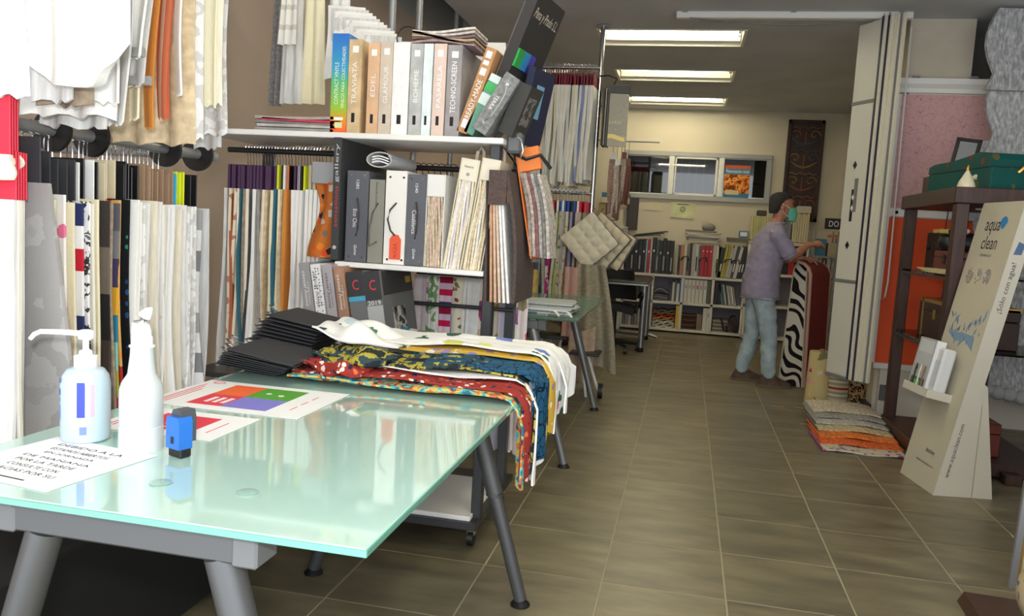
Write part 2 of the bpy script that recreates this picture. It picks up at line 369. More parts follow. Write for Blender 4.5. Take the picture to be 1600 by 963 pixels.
for lo, hi in (((a, 11.37, pz0), (c, 11.395, pz0+.03)), ((a, 11.37, pz1-.03), (c, 11.395, pz1)), ((a, 11.37, pz0), (a+.02, 11.395, pz1)), ((c-.03, 11.37, pz0), (c, 11.395, pz1))): sash.box(lo, hi, .003)
sash.build('sliding_sash', WPAINT, wn)
for k in range(4): B((-.15+k*.1, 11.44, pz0), (-.142+k*.1, 11.445, pz1)).build('blind_cord', WPAINT, wn)
# storeroom behind the panes, with a tube lamp added to brighten it
rl = MB(); rl.cyl((-1.2, 11.9, 2.25), (-.3, 11.9, 2.25), .012); rl.cyl((-1.2, 11.9, 1.0), (-1.2, 11.9, 2.25), .012); sl = thing('storeroom_fill_light', 'dim tube lamp in the room behind the window', 'ceiling light', (.1, 12.4, 3.0)); B((-.6, -.06, -.05), (.6, .06, 0), .004).build('housing', WPAINT, sl); MB().cyl((-.58, 0, -.065), (.58, 0, -.065), .014).build('tube', mat('added fill tube', (250, 246, 226), .4, emit=(255, 246, 220), es=.35), sl, True)
tag(rl.build('garment_rail', STEEL), 'thin steel rail in the dim room behind the window', 'rail')
for k in range(6):
    g = MB(); x = -.98+k*.07
    g.sheet(lambda u, v, x=x, k=k: (x+.02*math.sin(9*u+k)*v, 11.75+.3*u, 2.2-.6*v-(abs(u-.5)*.16)), 6, 5, .02)
    tag(g.build('dark_garment', mat('black cloth', (16, 16, 18), .9)), 'black garment hanging behind the window glass', 'garment', 'black garments behind the window')
for nm, z in (('storage_shelf', 1.5),): tag(MB().box((-.2, 12.7, 1.0), (1.2, 13.2, 1.85), .01).build('storage_cabinet', mat('dark storeroom cabinet', (40, 40, 44), .6)), 'dark low cabinet in the dim room behind the window', 'cabinet')
tp = thing('window_poster', 'orange and blue poster showing chairs stuck on the window pane', 'poster', (.43, 11.384, pz0+.0))
pw, ph = .33, .43
B((0, 0, 0), (pw, .002, ph)).build('sheet', mat('poster teal', (60, 120, 158), .6), tp)
B((.0, -.001, .06), (pw, 0, ph*.72)).build('picture', pat('poster chairs', 'blotch', [(120, 62, 24), (214, 116, 40), (236, 170, 92), (150, 60, 30)], 18), tp)
B((.0, -.001, ph*.9), (pw, 0, ph)).build('header', mat('poster orange', (196, 84, 36), .6), tp)
B((.02, -.002, .04), (pw*.6, -.001, .1)).build('price_box', mat('poster cream', (214, 190, 140), .6), tp)
text('Financiación total', pw*.9, .045, FLAT((pw*.5, -.001, ph*.82)), WINK, tp)

# recessed fluorescent fittings; the two front ones are unseen, added for brightness
TUBE = mat('lit tube', (255, 250, 226), .4, emit=(255, 244, 212), es=29); REF = mat('lamp reflector', (236, 232, 214), .35)
for i, (a, c) in enumerate(LY):
    t = thing('ceiling_light', ['fluorescent ceiling light above the mint glass desk', 'fluorescent ceiling light above the display rack', 'fluorescent ceiling light nearest the blind track', 'middle fluorescent ceiling light of the row', 'fluorescent ceiling light closest to the back wall'][i], 'ceiling light', ((LX[0]+LX[1])/2, (a+c)/2, 3.0), group='recessed fluorescent ceiling lights')
    hx = (LX[1]-LX[0])/2; hy = (c-a)/2
    m = MB(); m.box((-hx, -hy, .07), (hx, hy, .078)); m.add([(-hx, -hy, 0), (hx, -hy, 0), (hx, -hy, .07), (-hx, -hy, .07)], [(0, 1, 2, 3)]); m.box((-hx, hy-.01, 0), (hx, hy, .07)); m.box((-hx, -hy, 0), (-hx+.01, hy, .07)); m.box((hx-.01, -hy, 0), (hx, hy, .07))
    m.prism([(0, 0), (.02, -.055), (.05, 0)], -hx+.02, hx-.02, Matrix.Translation((0, hy-.16, .068)) @ Matrix.Rotation(math.radians(90), 4, 'Z')); m.build('reflector', REF, t)
    m = MB()
    for lo, hi in (((-hx-.015, -hy-.015, -.006), (hx+.015, -hy+.01, 0)), ((-hx-.015, hy-.01, -.006), (hx+.015, hy+.015, 0)), ((-hx-.015, -hy, -.006), (-hx+.01, hy, 0)), ((hx-.01, -hy, -.006), (hx+.015, hy, 0))): m.box(lo, hi)
    m.build('frame', REF, t)
    for yy in (-.17, -.06) if i != 3 else (-.17,):
        MB().cyl((-hx+.05, yy, .03), (hx-.05, yy, .03), .02, n=12).build('tube', TUBE, t, True)
        for sx in (-1, 1): B((sx*(hx-.04)-.012, yy-.022, .005), (sx*(hx-.04)+.012, yy+.022, .06), .003).build('lamp_holder', WPAINT, t)
# ceiling track with its sagging cord
t = thing('panel_track', 'long white curtain panel track fixed under the ceiling', 'curtain track', (-.21, 6.5, 3.0))
B((0, -.035, -.05), (1.68, .035, 0), .006).build('rail', WPAINT, t)
MB().tube([(.1+1.4*k/14, -.03, -.05-.05*math.sin(math.pi*k/14)) for k in range(15)], .004, 5).build('cord', mat('grey cord', (120, 120, 120), .7), t)
for x in (.06, .85, 1.6): B((x-.02, -.045, -.01), (x+.02, .045, .0), .002).build('clip', STEEL, t)

# ================================================================ glass desks
MINT = mat('frosted mint glass', (182, 216, 202), .05, coat=1.0); MEDGE = mat('green glass edge', (96, 164, 146), .15, coat=1)
CLEAR = glass_mix('clear green glass', (186, 212, 200), .3, (170, 206, 190), .22)
LEGM = mat('silver grey leg paint', (126, 128, 130), .38, .55); LEGD = mat('grey leg paint', (94, 96, 98), .38, .5)
def desk(label, x0, x1, y0, y1, z, glass, edge, legm):
    cx, cyy = (x0+x1)/2, (y0+y1)/2
    t = thing('glass_desk', label, 'desk', (cx, cyy, 0)); hx, hy = (x1-x0)/2, (y1-y0)/2
    m = MB(); m.box((-hx, -hy, z-.012), (hx, hy, z), .003); o = m.build('glass_top', glass, t)
    if edge:
        e = MB()
        for lo, hi in (((-hx-.002, -hy-.002, z-.0125), (hx+.002, -hy+.001, z-.001)), ((hx-.001, -hy, z-.0125), (hx+.002, hy, z-.001))): e.box(lo, hi, .001)
        e.build('glass_edge', edge, o)
    for sy in (-1, 1):
        yy = sy*(hy-.06)
        b = MB().box((-.21, yy-.03, z-.07), (.21, yy+.03, z-.022), .004).build('beam', legm, t)
        for sx in (-1, 1):
            B((sx*.22-.022, yy-.034, z-.072), (sx*.22+.022, yy+.034, z-.016), .004).build('beam_cap', mat('grey cap plastic', (104, 106, 108), .5), b)
            a = Vector((sx*.165, yy, z-.07)); f = Vector((sx*.385, yy+sy*.01, .02)); mid = a.lerp(f, .5)
            l = MB(); l.cyl(a, mid, .03, .029, 18); l.cyl(mid, f, .0235, .0225, 18); lg = l.build('leg', legm, t, True)
            MB().cyl(mid+Vector((0, 0, .004)), mid-Vector((0, 0, .006)), .031, .031, 18).build('collar', legm, lg, True)
            MB().lathe([(.012, .03), (.028, .012), (.034, .006), (.034, 0)], 18, (f.x, f.y, 0)).build('foot', BLACK, lg, True)
    B((-.03, -hy+.06, z-.062), (.03, hy-.06, z-.032), .004).build('centre_beam', legm, t)
    for x, y in ((-.16, -hy+.06), (.16, -hy+.06), (-.16, hy-.06), (.16, hy-.06)):
        MB().lathe([(.022, z-.022), (.022, z-.013)], 14, (x, y, 0)).build('suction_pad', mat('clear pad', (150, 170, 165), .2), t, True)
    return t
TZ = .82
desk('frosted mint glass desk on grey A-shaped legs holding sanitiser bottles and posters', -1.28, -.42, 1.07, 2.69, TZ, MINT, MEDGE, LEGD)
desk('clear green glass desk on silver A-shaped legs in front of the pole rack', -1.36, -.54, 4.26, 5.86, TZ, CLEAR, None, LEGM)

# ---- things on the near desk
t = thing('hand_sanitiser_bottle', 'clear pump bottle of sanitiser gel with blue printed label', 'bottle', (-1.16, 1.395, TZ), (0, 0, math.radians(10)))
BODY = mat('bluish translucent plastic', (196, 218, 230), .25, trans=.15); WP = mat('white glossy plastic', (240, 240, 240), .3)
MB().lathe([(.04, 0), (.045, .004), (.046, .02), (.046, .115), (.043, .132), (.034, .145), (.02, .15)], 28).build('body', BODY, t, True)
MB().lathe([(.021, .148), (.022, .15), (.022, .172), (.013, .174), (.012, .182), (.006, .184), (.006, .205), (.014, .206), (.016, .212), (.015, .222), (.009, .224)], 20).build('pump_head', WP, t, True)
MB().tube([(-.01, 0, .216), (-.05, -.004, .217), (-.088, -.008, .216), (-.1, -.009, .21), (-.108, -.01, .2)], [.006, .0055, .005, .005, .0042], 8).build('nozzle', WP, t, True)
BLUE = mat('blue print', (60, 74, 196), .5); LBLUE = mat('pale blue print', (120, 140, 220), .5)
def patch(t, a0, a1, z0, z1, r, mm, name='label_print', n=5):
    vs = []; fs = []
    for i in range(n+1):
        a = math.radians(a0+(a1-a0)*i/n)
        for z in (z0, z1): vs.append((r*math.cos(a), r*math.sin(a), z))
    for i in range(n): fs.append((2*i, 2*i+2, 2*i+3, 2*i+1))
    return MB().add(vs, fs).build(name, mm, t)
patch(t, -80, -62, .055, .125, .0465, BLUE)
for k, (a, z0, z1) in enumerate(((-140, .12, .13), (-140, .095, .108), (-141, .082, .09), (-141, .045, .075))): patch(t, a-9, a+6, z0, z1, .0465, LBLUE if k > 1 else BLUE, 'side_print', 3)
patch(t, -74, -58, .02, .036, .0465, LBLUE, 'round_print', 3); patch(t, -50, -40, .055, .12, .0465, mat('pale pink print', (226, 170, 190), .5), 'side_print', 3)
t = thing('spray_bottle', 'white translucent flask bottle with curved spout standing beside the pump bottle', 'bottle', (-1.025, 1.385, TZ))
FR = mat('frosted white plastic', (206, 212, 214), .35, trans=.12)
MB().lathe([(.036, 0), (.04, .004), (.041, .02), (.0405, .118), (.037, .132), (.026, .15), (.022, .185), (.021, .205)], 28).build('body', FR, t, True)
MB().lathe([(.0415, .0), (.0415, .047), (.0405, .048)], 28).build('liquid', mat('clear liquid', (210, 214, 216), .2), t, True)
MB().lathe([(.024, .203), (.024, .206), (.02, .207), (.02, .222), (.015, .226)], 20).build('cap', WP, t, True)
MB().tube([(0, 0, .212), (-.002, 0, .234), (-.003, 0, .25), (.005, 0, .264), (.014, 0, .275), (.02, 0, .28)], [.018, .019, .0165, .013, .0085, .003], 12).build('spout', WP, t, True)
t = thing('rubber_stamp', 'small self-inking stamp with blue and dark grey case', 'stamp', (-.925, 1.365, TZ), (0, 0, math.radians(-20)))
B((-.019, -.013, 0), (.019, .013, .024), .003).build('base', BLACK, t)
MB().prism([(-.02, .018), (.02, .018), (.02, .07), (.016, .08), (-.016, .08), (-.02, .07)], -.017, .013).build('blue_case', mat('blue plastic', (38, 108, 196), .35), t)
MB().prism([(-.016, .03), (.016, .03), (.017, .075), (.012, .092), (-.012, .092), (-.018, .078)], -.008, .024).build('grip', mat('dark grey plastic', (70, 74, 80), .4), t)
B((-.004, -.0185, .028), (.004, -.0165, .042), .001).build('latch', BLACK, t)
def sheet_on(name, label, cat, pts, z=TZ, m=PAPER):
    """a paper sheet from its four corners on the desk; local x = text direction"""
    c = sum((Vector(p) for p in pts), Vector())/4; ex = (Vector(pts[1])-Vector(pts[0])).normalized(); ang = math.atan2(ex.y, ex.x)
    t = thing(name, label, cat, (c.x, c.y, z+.0008), (0, 0, ang)); w = (Vector(pts[1])-Vector(pts[0])).length; h = (Vector(pts[2])-Vector(pts[1])).length
    B((-w/2, -h/2, 0), (w/2, h/2, .0008)).build('sheet', m, t); return t, w, h
def onz(x, y, z=.0009): return basis((1, 0, 0), (0, 1, 0), (x, y, z))
RED = mat('poster red', (222, 58, 74), .7); ORG = mat('poster orange red', (236, 104, 50), .7); GRN = mat('poster green', (84, 160, 50), .7); VIO = mat('poster violet', (128, 124, 206), .7); RINK = mat('red print', (214, 70, 80), .7)
def fq(t, x0, x1, y0, y1, m, name='colour_panel', z=.0009): return MB().box((x0, y0, z-.0003), (x1, y1, z+.0002)).build(name, m, t)
t, w, h = sheet_on('hygiene_poster', 'large white poster with orange, green, red and violet panels lying on the mint glass', 'poster', [(-1.27, 1.715, 0), (-.855, 1.715, 0), (-.86, 2.02, 0), (-1.275, 2.02, 0)])
q = .088
fq(t, -.065-q/2, -.065+q*.55, .0, .12, ORG); fq(t, -.065+q*.55, .105, .0, .12, GRN); fq(t, -.065-q/2, -.065+q*.55, -.115, .0, RED); fq(t, -.065+q*.55, .105, -.115, .0, VIO)
for k in range(3): fq(t, -.08+k*.022, -.068+k*.022, -.085, -.03, WINK, 'figure_icon', .0012)
for x, y in ((.02, .06), (.06, .05)): MB().lathe([(.008, .0009), (.008, .0013)], 12, (x, y, 0)).build('round_icon', WINK, t)
for k in range(3): fq(t, -.19+k*.012, -.186+k*.012, -.12, .1-.03*k, RINK, 'text_line')
MB().tube([(-.165+.016*math.cos(a*.4), .125+.012*math.sin(a*.4), .001) for a in range(16)], .0012, 4, True).build('round_logo', RINK, t)
for y in (.06, .0, -.06): fq(t, .15, .153, y-.02, y+.02, RINK, 'text_line')
t, w, h = sheet_on('distance_poster', 'smaller white poster with one red panel tucked behind the bottles', 'poster', [(-1.22, 1.475, 0), (-.93, 1.475, 0), (-.93, 1.68, 0), (-1.22, 1.68, 0)])
fq(t, -.07, .07, -.06, .065, RED); text('2', .02, .04, onz(-.01, .0, .0012), WINK, t)
fq(t, -.03, .03, -.042, -.038, WINK, 'text_line', .0012)
for k in range(2): fq(t, -.125+k*.012, -.121+k*.012, -.07, .07, RINK, 'text_line')
fq(t, .1, .103, -.05, .04, RINK, 'text_line')
pts = [PZ(-8, 750, TZ), PZ(97, 779, TZ), PZ(245, 731, TZ), PZ(60, 687, TZ)]
t, w, h = sheet_on('printed_notice', 'white paper notice with lines of bold black print by the desk edge', 'paper', [(-1.235, 1.12, 0), (-.98, 1.10, 0), (-.945, 1.34, 0), (-1.24, 1.36, 0)])
t.rotation_euler = (0, 0, math.radians(-8)); t.location = (-1.105, 1.245, TZ+.0008)
for k, s in enumerate(['DEBIDO A LA', 'ESTAMOS ABIERTOS', 'EN JORNADA', 'DE MAÑANA', 'POR LA TARDE', 'CONSULTE CON', 'GRACIAS POR SU']):
    text(s, .16-.02*(k % 3), .0125, onz(.0, .085-k*.025), INK, t, 'print_line')
for k in range(3): fq(t, -.07+k*.01, .05+k*.012, -.1-k*.001, -.096, INK, 'text_line') if k == 0 else None
t0 = mat('clear disc', (150, 180, 170), .1)
for x, y in ((-.86, 1.215), (-.70, 1.225)):
    tag(MB().lathe([(.017, 0), (.019, .002), (.012, .003)], 18).build('glass_disc', t0, None, True, (x, y, TZ)), 'small clear round disc lying on the mint glass', 'disc', 'clear discs on the mint glass')

# ---- stack of cloth samples on black cards, draped over the desk's edge
def drape(name, label, y0, y1, xs, z0, zend, mm, seed, edge=-.405, bulge=.0, th=.006, zwave=.012, yshift=0):
    """cloth running along x on the desk from xs, bending down over the edge to zend; y0..y1 its width"""
    rnd = random.Random(seed); ph = rnd.random()*6; run = edge-xs; drop = z0-zend; R = .05+bulge; L1 = run-R; L2 = R*math.pi/2; L3 = max(.02, drop-R); LT = L1+L2+L3
    def fn(u, v):
        d = u*LT; y = y0+(y1-y0)*v; wv = zwave*math.sin(v*9+ph+u*5)*(.4+.6*math.sin(u*7+ph)**2)
        if d < L1: p = (xs+d, y+yshift*u, z0+abs(wv))
        elif d < L1+L2: a = (d-L1)/R; p = (edge-R+R*math.sin(a)+abs(wv)*.5*math.sin(a), y+yshift*u, z0-R+R*math.cos(a)+abs(wv)*math.cos(a))
        else: p = (edge+abs(wv)*.6+.012*math.sin(v*7+ph), y+yshift*u+.02*math.sin(ph+3*(d-L1-L2)), z0-R-(d-L1-L2)-.02*math.sin(v*3+ph))
        return p
    m = MB().sheet(fn, 26, 10, th).build(name, mm, None, True)
    return tag(m, label, 'fabric', 'printed fabric lengths stacked on the desk')
TQ = pat('turquoise orange print', 'blotch', [(60, 110, 130), (84, 180, 184), (206, 180, 90), (196, 110, 70), (50, 66, 80), (110, 196, 190)], 24)
RD = pat('red navy coral print', 'floral', [(150, 52, 46), (36, 40, 64), (228, 216, 204), (36, 40, 64), (214, 110, 64), (228, 216, 204)], 44)
BY = pat('black yellow print', 'blotch', [(34, 42, 48), (52, 72, 76), (168, 156, 60), (40, 46, 48), (186, 176, 90)], 16)
BH = pat('blue crackle print', 'net', [(32, 88, 122), (14, 26, 44)], 32, dis=.3)
YF = pat('yellow blossom print', 'floral', [(206, 168, 66), (232, 226, 210), (150, 130, 170), (206, 168, 66), (214, 190, 110)], 24)
WF = pat('white leaf print', 'floral', [(238, 238, 234), (238, 238, 234), (60, 100, 80), (110, 130, 190), (220, 70, 100), (238, 238, 234), (210, 214, 120)], 12)
WB = mat('white cotton', (236, 235, 230), .9, bump=.2, bs=250)
drape('draped_fabric', 'turquoise and orange printed fabric folded lowest in the draped stack', 2.09, 2.17, -1.08, .834, .60, TQ, 1)
drape('draped_fabric', 'red and navy coral printed fabric draped over the desk edge', 2.12, 2.26, -1.08, .848, .60, RD, 2, edge=-.395)
drape('draped_fabric', 'plain white fabric lining between red and blue printed fabrics', 2.2, 2.36, -.85, .862, .585, WB, 3, edge=-.39)
drape('draped_fabric', 'black and yellow brushed print fabric in the middle of the stack', 2.2, 2.4, -1.06, .87, .62, BY, 4, edge=-.4, zwave=.025)
drape('draped_fabric', 'deep blue crackle printed fabric hanging long over the desk edge', 2.22, 2.46, -.72, .884, .6, BH, 5, edge=-.385)
drape('draped_fabric', 'yellow blossom printed fabric draped beside the blue one', 2.4, 2.55, -1.0, .892, .66, YF, 6, edge=-.38)
drape('draped_fabric', 'white fabric with leaf print topping the draped stack', 2.44, 2.68, -1.05, .905, .68, WF, 7, edge=-.375, bulge=.02, zwave=.02)
drape('draped_fabric', 'white fabric with sparse pink flowers at the far end of the stack', 2.56, 2.75, -.98, .89, .72, pat('pink sparse print', 'floral', [(240, 240, 238), (240, 240, 238), (240, 240, 238), (226, 60, 110), (240, 240, 238), (240, 240, 238)], 9), 8, edge=-.36, bulge=.02)
# cloth spilling from the card ends onto the stack
def spill(lab, x0, x1, y0, y1, z0, z1, mm, sd, amp=.014):
    def fn(u, v):
        e = u*u*(3-2*u); nz = noise.noise(Vector((u*3+sd, v*4, sd)))
        return (x0+(x1-x0)*u, y0+(y1-y0)*v+.02*math.sin(u*5+sd), z0+(z1-z0)*e+amp*math.sin(v*11+u*4+sd)*(.3+.7*math.sin(u*math.pi))+.022*nz*math.sin(u*math.pi)+.012*math.sin(u*9+sd)*math.sin(u*math.pi))
    tag(MB().sheet(fn, 22, 18, .006).build('rumpled_fabric', mm, None, True), lab, 'fabric')
spill('rumpled red and white print bunched at the card ends', -1.07, -.86, 2.1, 2.2, .872, .862, RD, 1)
spill('rumpled black and yellow print bunched at the card ends', -1.05, -.82, 2.16, 2.33, .892, .884, BY, 2, .018)
spill('rumpled white and green leaf print bunched below the top card', -1.12, -.84, 2.32, 2.56, .952, .905, pat('green leaf print', 'floral', [(240, 240, 236), (240, 240, 236), (84, 124, 98), (240, 240, 236), (70, 96, 90), (196, 216, 226)], 9), 3, .016)
def card_pile(label, top, bot, n, rot, grp):
    for k in range(n):
        f = k/(n-1); p = Vector(bot).lerp(Vector(top), f)
        t = thing('sample_card', label, 'sample card', (p.x+random.uniform(-.008, .008), p.y, p.z), (0, .1+.06*f, rot+random.uniform(-.06, .06)), grp)
        B((-.1, -.125, 0), (.1, .125, .0035), .001).build('card', CARD, t)
        if k % 2 == 0:
            MB().tube([(-.095, .02, .002), (-.13, .02, .003), (-.155, .03, .012), (-.17, .045, .014), (-.165, .06, .01), (-.15, .064, .006)], .0024, 5).build('hook', CHROME, t, True)
card_pile('charcoal sample card in the pile beside the poster', (-1.14, 2.16, .893), (-1.235, 2.25, .836), 8, .1, 'charcoal cards of the front pile')
card_pile('charcoal sample card in the taller pile nearer the leaning books', (-1.19, 2.46, .957), (-1.26, 2.43, .84), 12, .05, 'charcoal cards of the rear pile')

# ================================================================ hanging fabric samples
_cache = {}
def cmesh(key, fn):
    if key not in _cache: _cache[key] = fn()
    return _cache[key]
def cloth_mesh(w, h, t, var, flare=1.0):
    def mk():
        rnd = random.Random(var*13+int(w*1000)); p1, p2, p3 = (rnd.random()*6 for _ in range(3)); a = .006+.01*rnd.random()
        def fn(u, v): return ((u-.5)*w*(1+(flare-1)*v)+.01*math.sin(v*4+p3)*v, a*math.sin(u*8+p1+v*1.5)*(.25+v)+.012*v*math.sin(v*5+p2), -h*v-.012*math.sin(u*3+p2)*v)
        return MB().sheet(fn, 8, 8, t).mesh('cloth', WB, True)
    return cmesh(('cloth', round(w, 3), round(h, 2), round(t, 3), var, flare), mk)
HOOKL = .075
def hook_mesh(L=HOOKL):
    def mk():
        pts = [(0, 0, -L), (0, 0, -.03), (.004, 0, -.012), (.014, 0, .004), (.012, 0, .017), (0, 0, .0225), (-.013, 0, .017), (-.018, 0, .002), (-.014, 0, -.008)]
        return MB().tube([(p[1], p[0], p[2]) for p in pts], .0019, 5).mesh('hook', CHROME, True)
    return cmesh(('hook', L), mk)
def card_mesh(w, h, t): return cmesh(('card', w, h, t), lambda: MB().box((-w/2, -t/2, -h), (w/2, t/2, 0), .0012).mesh('card', CARD))
def hanger(loc, rz, label, grp, cm, fm, cw=.3, ch=.1, w=.36, h=1.0, t=.007, ct=.004, L=HOOKL, var=None, hk=CHROME, off=0, flare=1.0, hookx=None):
    """one sample on its hook: local x spans the cloth, rail runs along local y"""
    o = thing('fabric_sample', label, 'fabric sample', loc, (0, 0, rz), grp)
    link('hook', hook_mesh(L), o, (off if hookx is None else hookx, 0, 0), m=hk)
    if ch: link('card', card_mesh(cw, ch, ct), o, (off, 0, -L+.004), m=cm)
    link('cloth', cloth_mesh(w, h, t, var if var is not None else random.randrange(6), flare), o, (off, 0, -L-ch*.96), m=fm)
    return o
C = dict(red=mat('red card', (206, 30, 58), .5), grey=CARD, bw=mat('black white card', (40, 40, 42), .6), beige=mat('beige card', (206, 194, 164), .7), black=BLACK, bronze=mat('bronze card', (150, 122, 96), .6), neon=mat('neon yellow card', (214, 224, 30), .6), cyan=mat('cyan card', (60, 170, 206), .6),
         purple=mat('plum card', (74, 44, 78), .6), orange=mat('orange card', (228, 112, 40), .6), white=mat('white card', (232, 232, 230), .6), wine=mat('wine card', (120, 24, 48), .6), blue=mat('blue card', (44, 84, 160), .6))
FB = dict(white=WB, sheer=mat('sheer white', (226, 226, 224), .85, var=.03, vs=20), ivory=mat('ivory linen', (226, 218, 198), .9, var=.06, vs=30, stretch=(3, 3, .3)), pale=mat('pale grey linen', (206, 206, 204), .9, var=.07, vs=30, stretch=(3, 3, .3)), grey=mat('grey linen', (150, 148, 144), .9, var=.08, vs=30), cream=mat('cream cotton', (230, 222, 190), .9, bump=.2, bs=200), taupe=mat('taupe weave', (150, 134, 116), .95, var=.12, vs=60),
          teal=mat('teal cloth', (52, 106, 124), .9), char=mat('charcoal cloth', (62, 64, 68), .95, var=.2, vs=14), rust=mat('rust cloth', (168, 96, 66), .9), orange=mat('ochre orange cloth', (206, 136, 60), .9), sand=mat('sand cloth', (204, 184, 150), .95, var=.1, vs=40), silver=pat('silver jacquard', 'damask', [(158, 156, 154), (166, 164, 162), (152, 150, 148)], 11),
          leafb=pat('beige leaf print', 'floral', [(222, 214, 186), (222, 214, 186), (164, 154, 104), (222, 214, 186)], 26), pinkf=pat('pink splash print', 'floral', [(240, 236, 232), (240, 236, 232), (232, 120, 160), (236, 200, 120), (240, 236, 232)], 20), navyst=pat('navy band print', 'hbands', [(238, 238, 238), (48, 56, 100), (238, 238, 238), (238, 238, 238), (196, 40, 56), (238, 238, 238), (48, 56, 100)], 2.6), letter=pat('black letter print', 'blotch', [(240, 240, 240), (240, 240, 240), (60, 60, 60), (240, 240, 240), (110, 110, 110)], 30), magf=pat('magenta flower print', 'floral', [(232, 228, 214), (232, 228, 214), (150, 30, 90), (150, 170, 60), (232, 228, 214)], 24),
          swatch=pat('colour swatch bands', 'hbands', [(226, 214, 206), (206, 180, 170), (90, 70, 66), (150, 36, 40), (190, 40, 90), (150, 160, 60), (130, 190, 170), (40, 120, 150), (214, 160, 40), (70, 60, 90), (120, 120, 124), (90, 90, 96)], 1.15), swatchd=pat('dark swatch bands', 'hbands', [(214, 206, 176), (180, 170, 120), (70, 60, 54), (40, 38, 38), (110, 100, 88), (60, 54, 50)], 1.4), redor=pat('red and orange print', 'floral', [(206, 160, 90), (170, 40, 40), (226, 140, 60), (150, 130, 200), (226, 210, 180)], 14), blackg=pat('black green print', 'dots', [(20, 24, 26), (50, 130, 110), (20, 24, 26), (40, 70, 120)], 34), greyb=pat('white grey band', 'hbands', [(224, 224, 222), (224, 224, 222), (130, 130, 132), (224, 224, 222), (160, 160, 160)], 3.2), lace=pat('lace pattern', 'damask', [(232, 232, 230), (212, 210, 206), (236, 236, 234)], 26), scroll=pat('cream scroll print', 'floral', [(226, 214, 190), (226, 214, 190), (180, 130, 110), (226, 214, 190)], 26))
# ---- rail along the wall side (runs in depth), with round black dividers
RX, RZ = -1.6, 1.475
def yat(px, py=260, X=-1.42): return PX(px, py, X).y
t = thing('display_rail', 'thick grey tube rail with round black divider discs holding fabric samples', 'clothes rail', (RX, 1.2, 0))
MB().cyl((0, 0, RZ), (0, 1.33, RZ), .017, n=16).build('bar', STEEL, t, True)
for px in (98, 158, 272, 322): y = PX(px, 225, RX+.03).y-1.2; MB().cyl((0, y-.006, RZ), (0, y+.006, RZ), .055, n=24).build('divider_disc', BLACK, t, True)
for y in (.05, 1.3): MB().cyl((0, y, RZ), (-.8, y, RZ), .012).build('bracket', STEEL, t, True)
def yrow(items, grp, cw=.26, w=.34, h=.66, t=.007, ch=.1, tilt=.12):
    for px, ck, fk, lab in items: hanger((RX, yat(px), RZ+random.uniform(-.012, .008)), random.uniform(-tilt, tilt), lab, grp, C[ck], FB[fk], cw=cw, w=w, h=h+random.uniform(-.05, .05), t=t, ch=ch)
RG = 'fabric samples on the divider rail'
FN = dict(pale='pale grey', white='white', ivory='ivory', sheer='sheer white', lace='white lace')
def rx_at(px, py, y, w): return PY(px, py, y).x-w/2
for k, f in enumerate(('pale', 'white', 'ivory', 'white', 'pale')): y = 1.43+k*.014; hanger((rx_at(20+4*k, 400, y, .3), y, RZ-.01), .04, FN[f]+' cloth sample under a red header card on the divider rail', 'red carded samples', C['red'], FB[f], cw=.31, w=.3, ch=.1, h=.6)
for k in range(4): y = 1.41+k*.012; hanger((rx_at(13+4*k, 190, y, .3), y, RZ+.1), .04, 'red header card sample hooked above the divider rail', 'upper red carded samples', C['red'], FB['ivory'], cw=.3, w=.3, h=.04, ch=.12)
xt, xb = PY(72, 260, 1.53).x, PY(122, 640, 1.53).x
hanger((xt-.17, 1.53, RZ+.03), .05, 'broad silver grey jacquard cloth hanging in front of the rail', None, C['grey'], FB['silver'], cw=.3, w=.34, h=.66, t=.01, ch=.1, flare=1+2*(xb-xt)/.34)
hanger((RX, 1.605, RZ), .05, 'white satin cloth sample behind the silver jacquard', None, C['grey'], FB['white'], cw=.26, w=.34, ch=.1, h=.66)
yrow([(97, 'grey', 'leafb', 'beige leaf printed sample under a charcoal card'), (114, 'grey', 'pinkf', 'white sample with pink splashes under a charcoal card'), (120, 'grey', 'cream', 'narrow cream sample under a charcoal card'), (133, 'grey', 'navyst', 'white sample with navy and red bands under a charcoal card'), (148, 'grey', 'letter', 'white sample with black lettering print under a charcoal card'), (158, 'white', 'magf', 'cream sample with magenta flowers under a white card'), (166, 'black', 'cream', 'pale cream sample under a black card'), (172, 'white', 'swatchd', 'layered beige to black swatch bands under a white card'), (178, 'black', 'taupe', 'brown taupe weave sample under a black card'), (190, 'beige', 'swatch', 'rainbow swatch band sample under a beige card'), (199, 'beige', 'redor', 'red and orange print sample under a beige card'), (207, 'beige', 'blackg', 'black and green dotted sample under a beige card')], RG, h=.67)
for px in (216, 222, 228, 234, 239, 244): f = ['white', 'sheer', 'lace'][px % 3]; yrow([(px, 'black', f, FN[f]+' curtain sample under a black card on the divider rail')], 'white samples on black cards')
for px in (250, 256, 262, 268, 274, 280, 286, 291): f = ['white', 'sheer', 'ivory'][(px//3) % 3]; yrow([(px, 'bronze', f, FN[f]+' curtain sample under a bronze card on the divider rail')], 'white samples on bronze cards')
yrow([(297, 'cyan', 'sheer', 'sheer white sample under a cyan card')], RG)
for px in (303, 309, 315): f = ['white', 'lace'][px % 2]; yrow([(px, 'neon', f, FN[f]+' sample under a neon yellow card on the divider rail')], 'white samples on neon cards')
yrow([(322, 'black', 'greyb', 'white sample with grey woven bands under a black card'), (330, 'black', 'pale', 'pale grey sample hanging last on the divider rail')], RG)
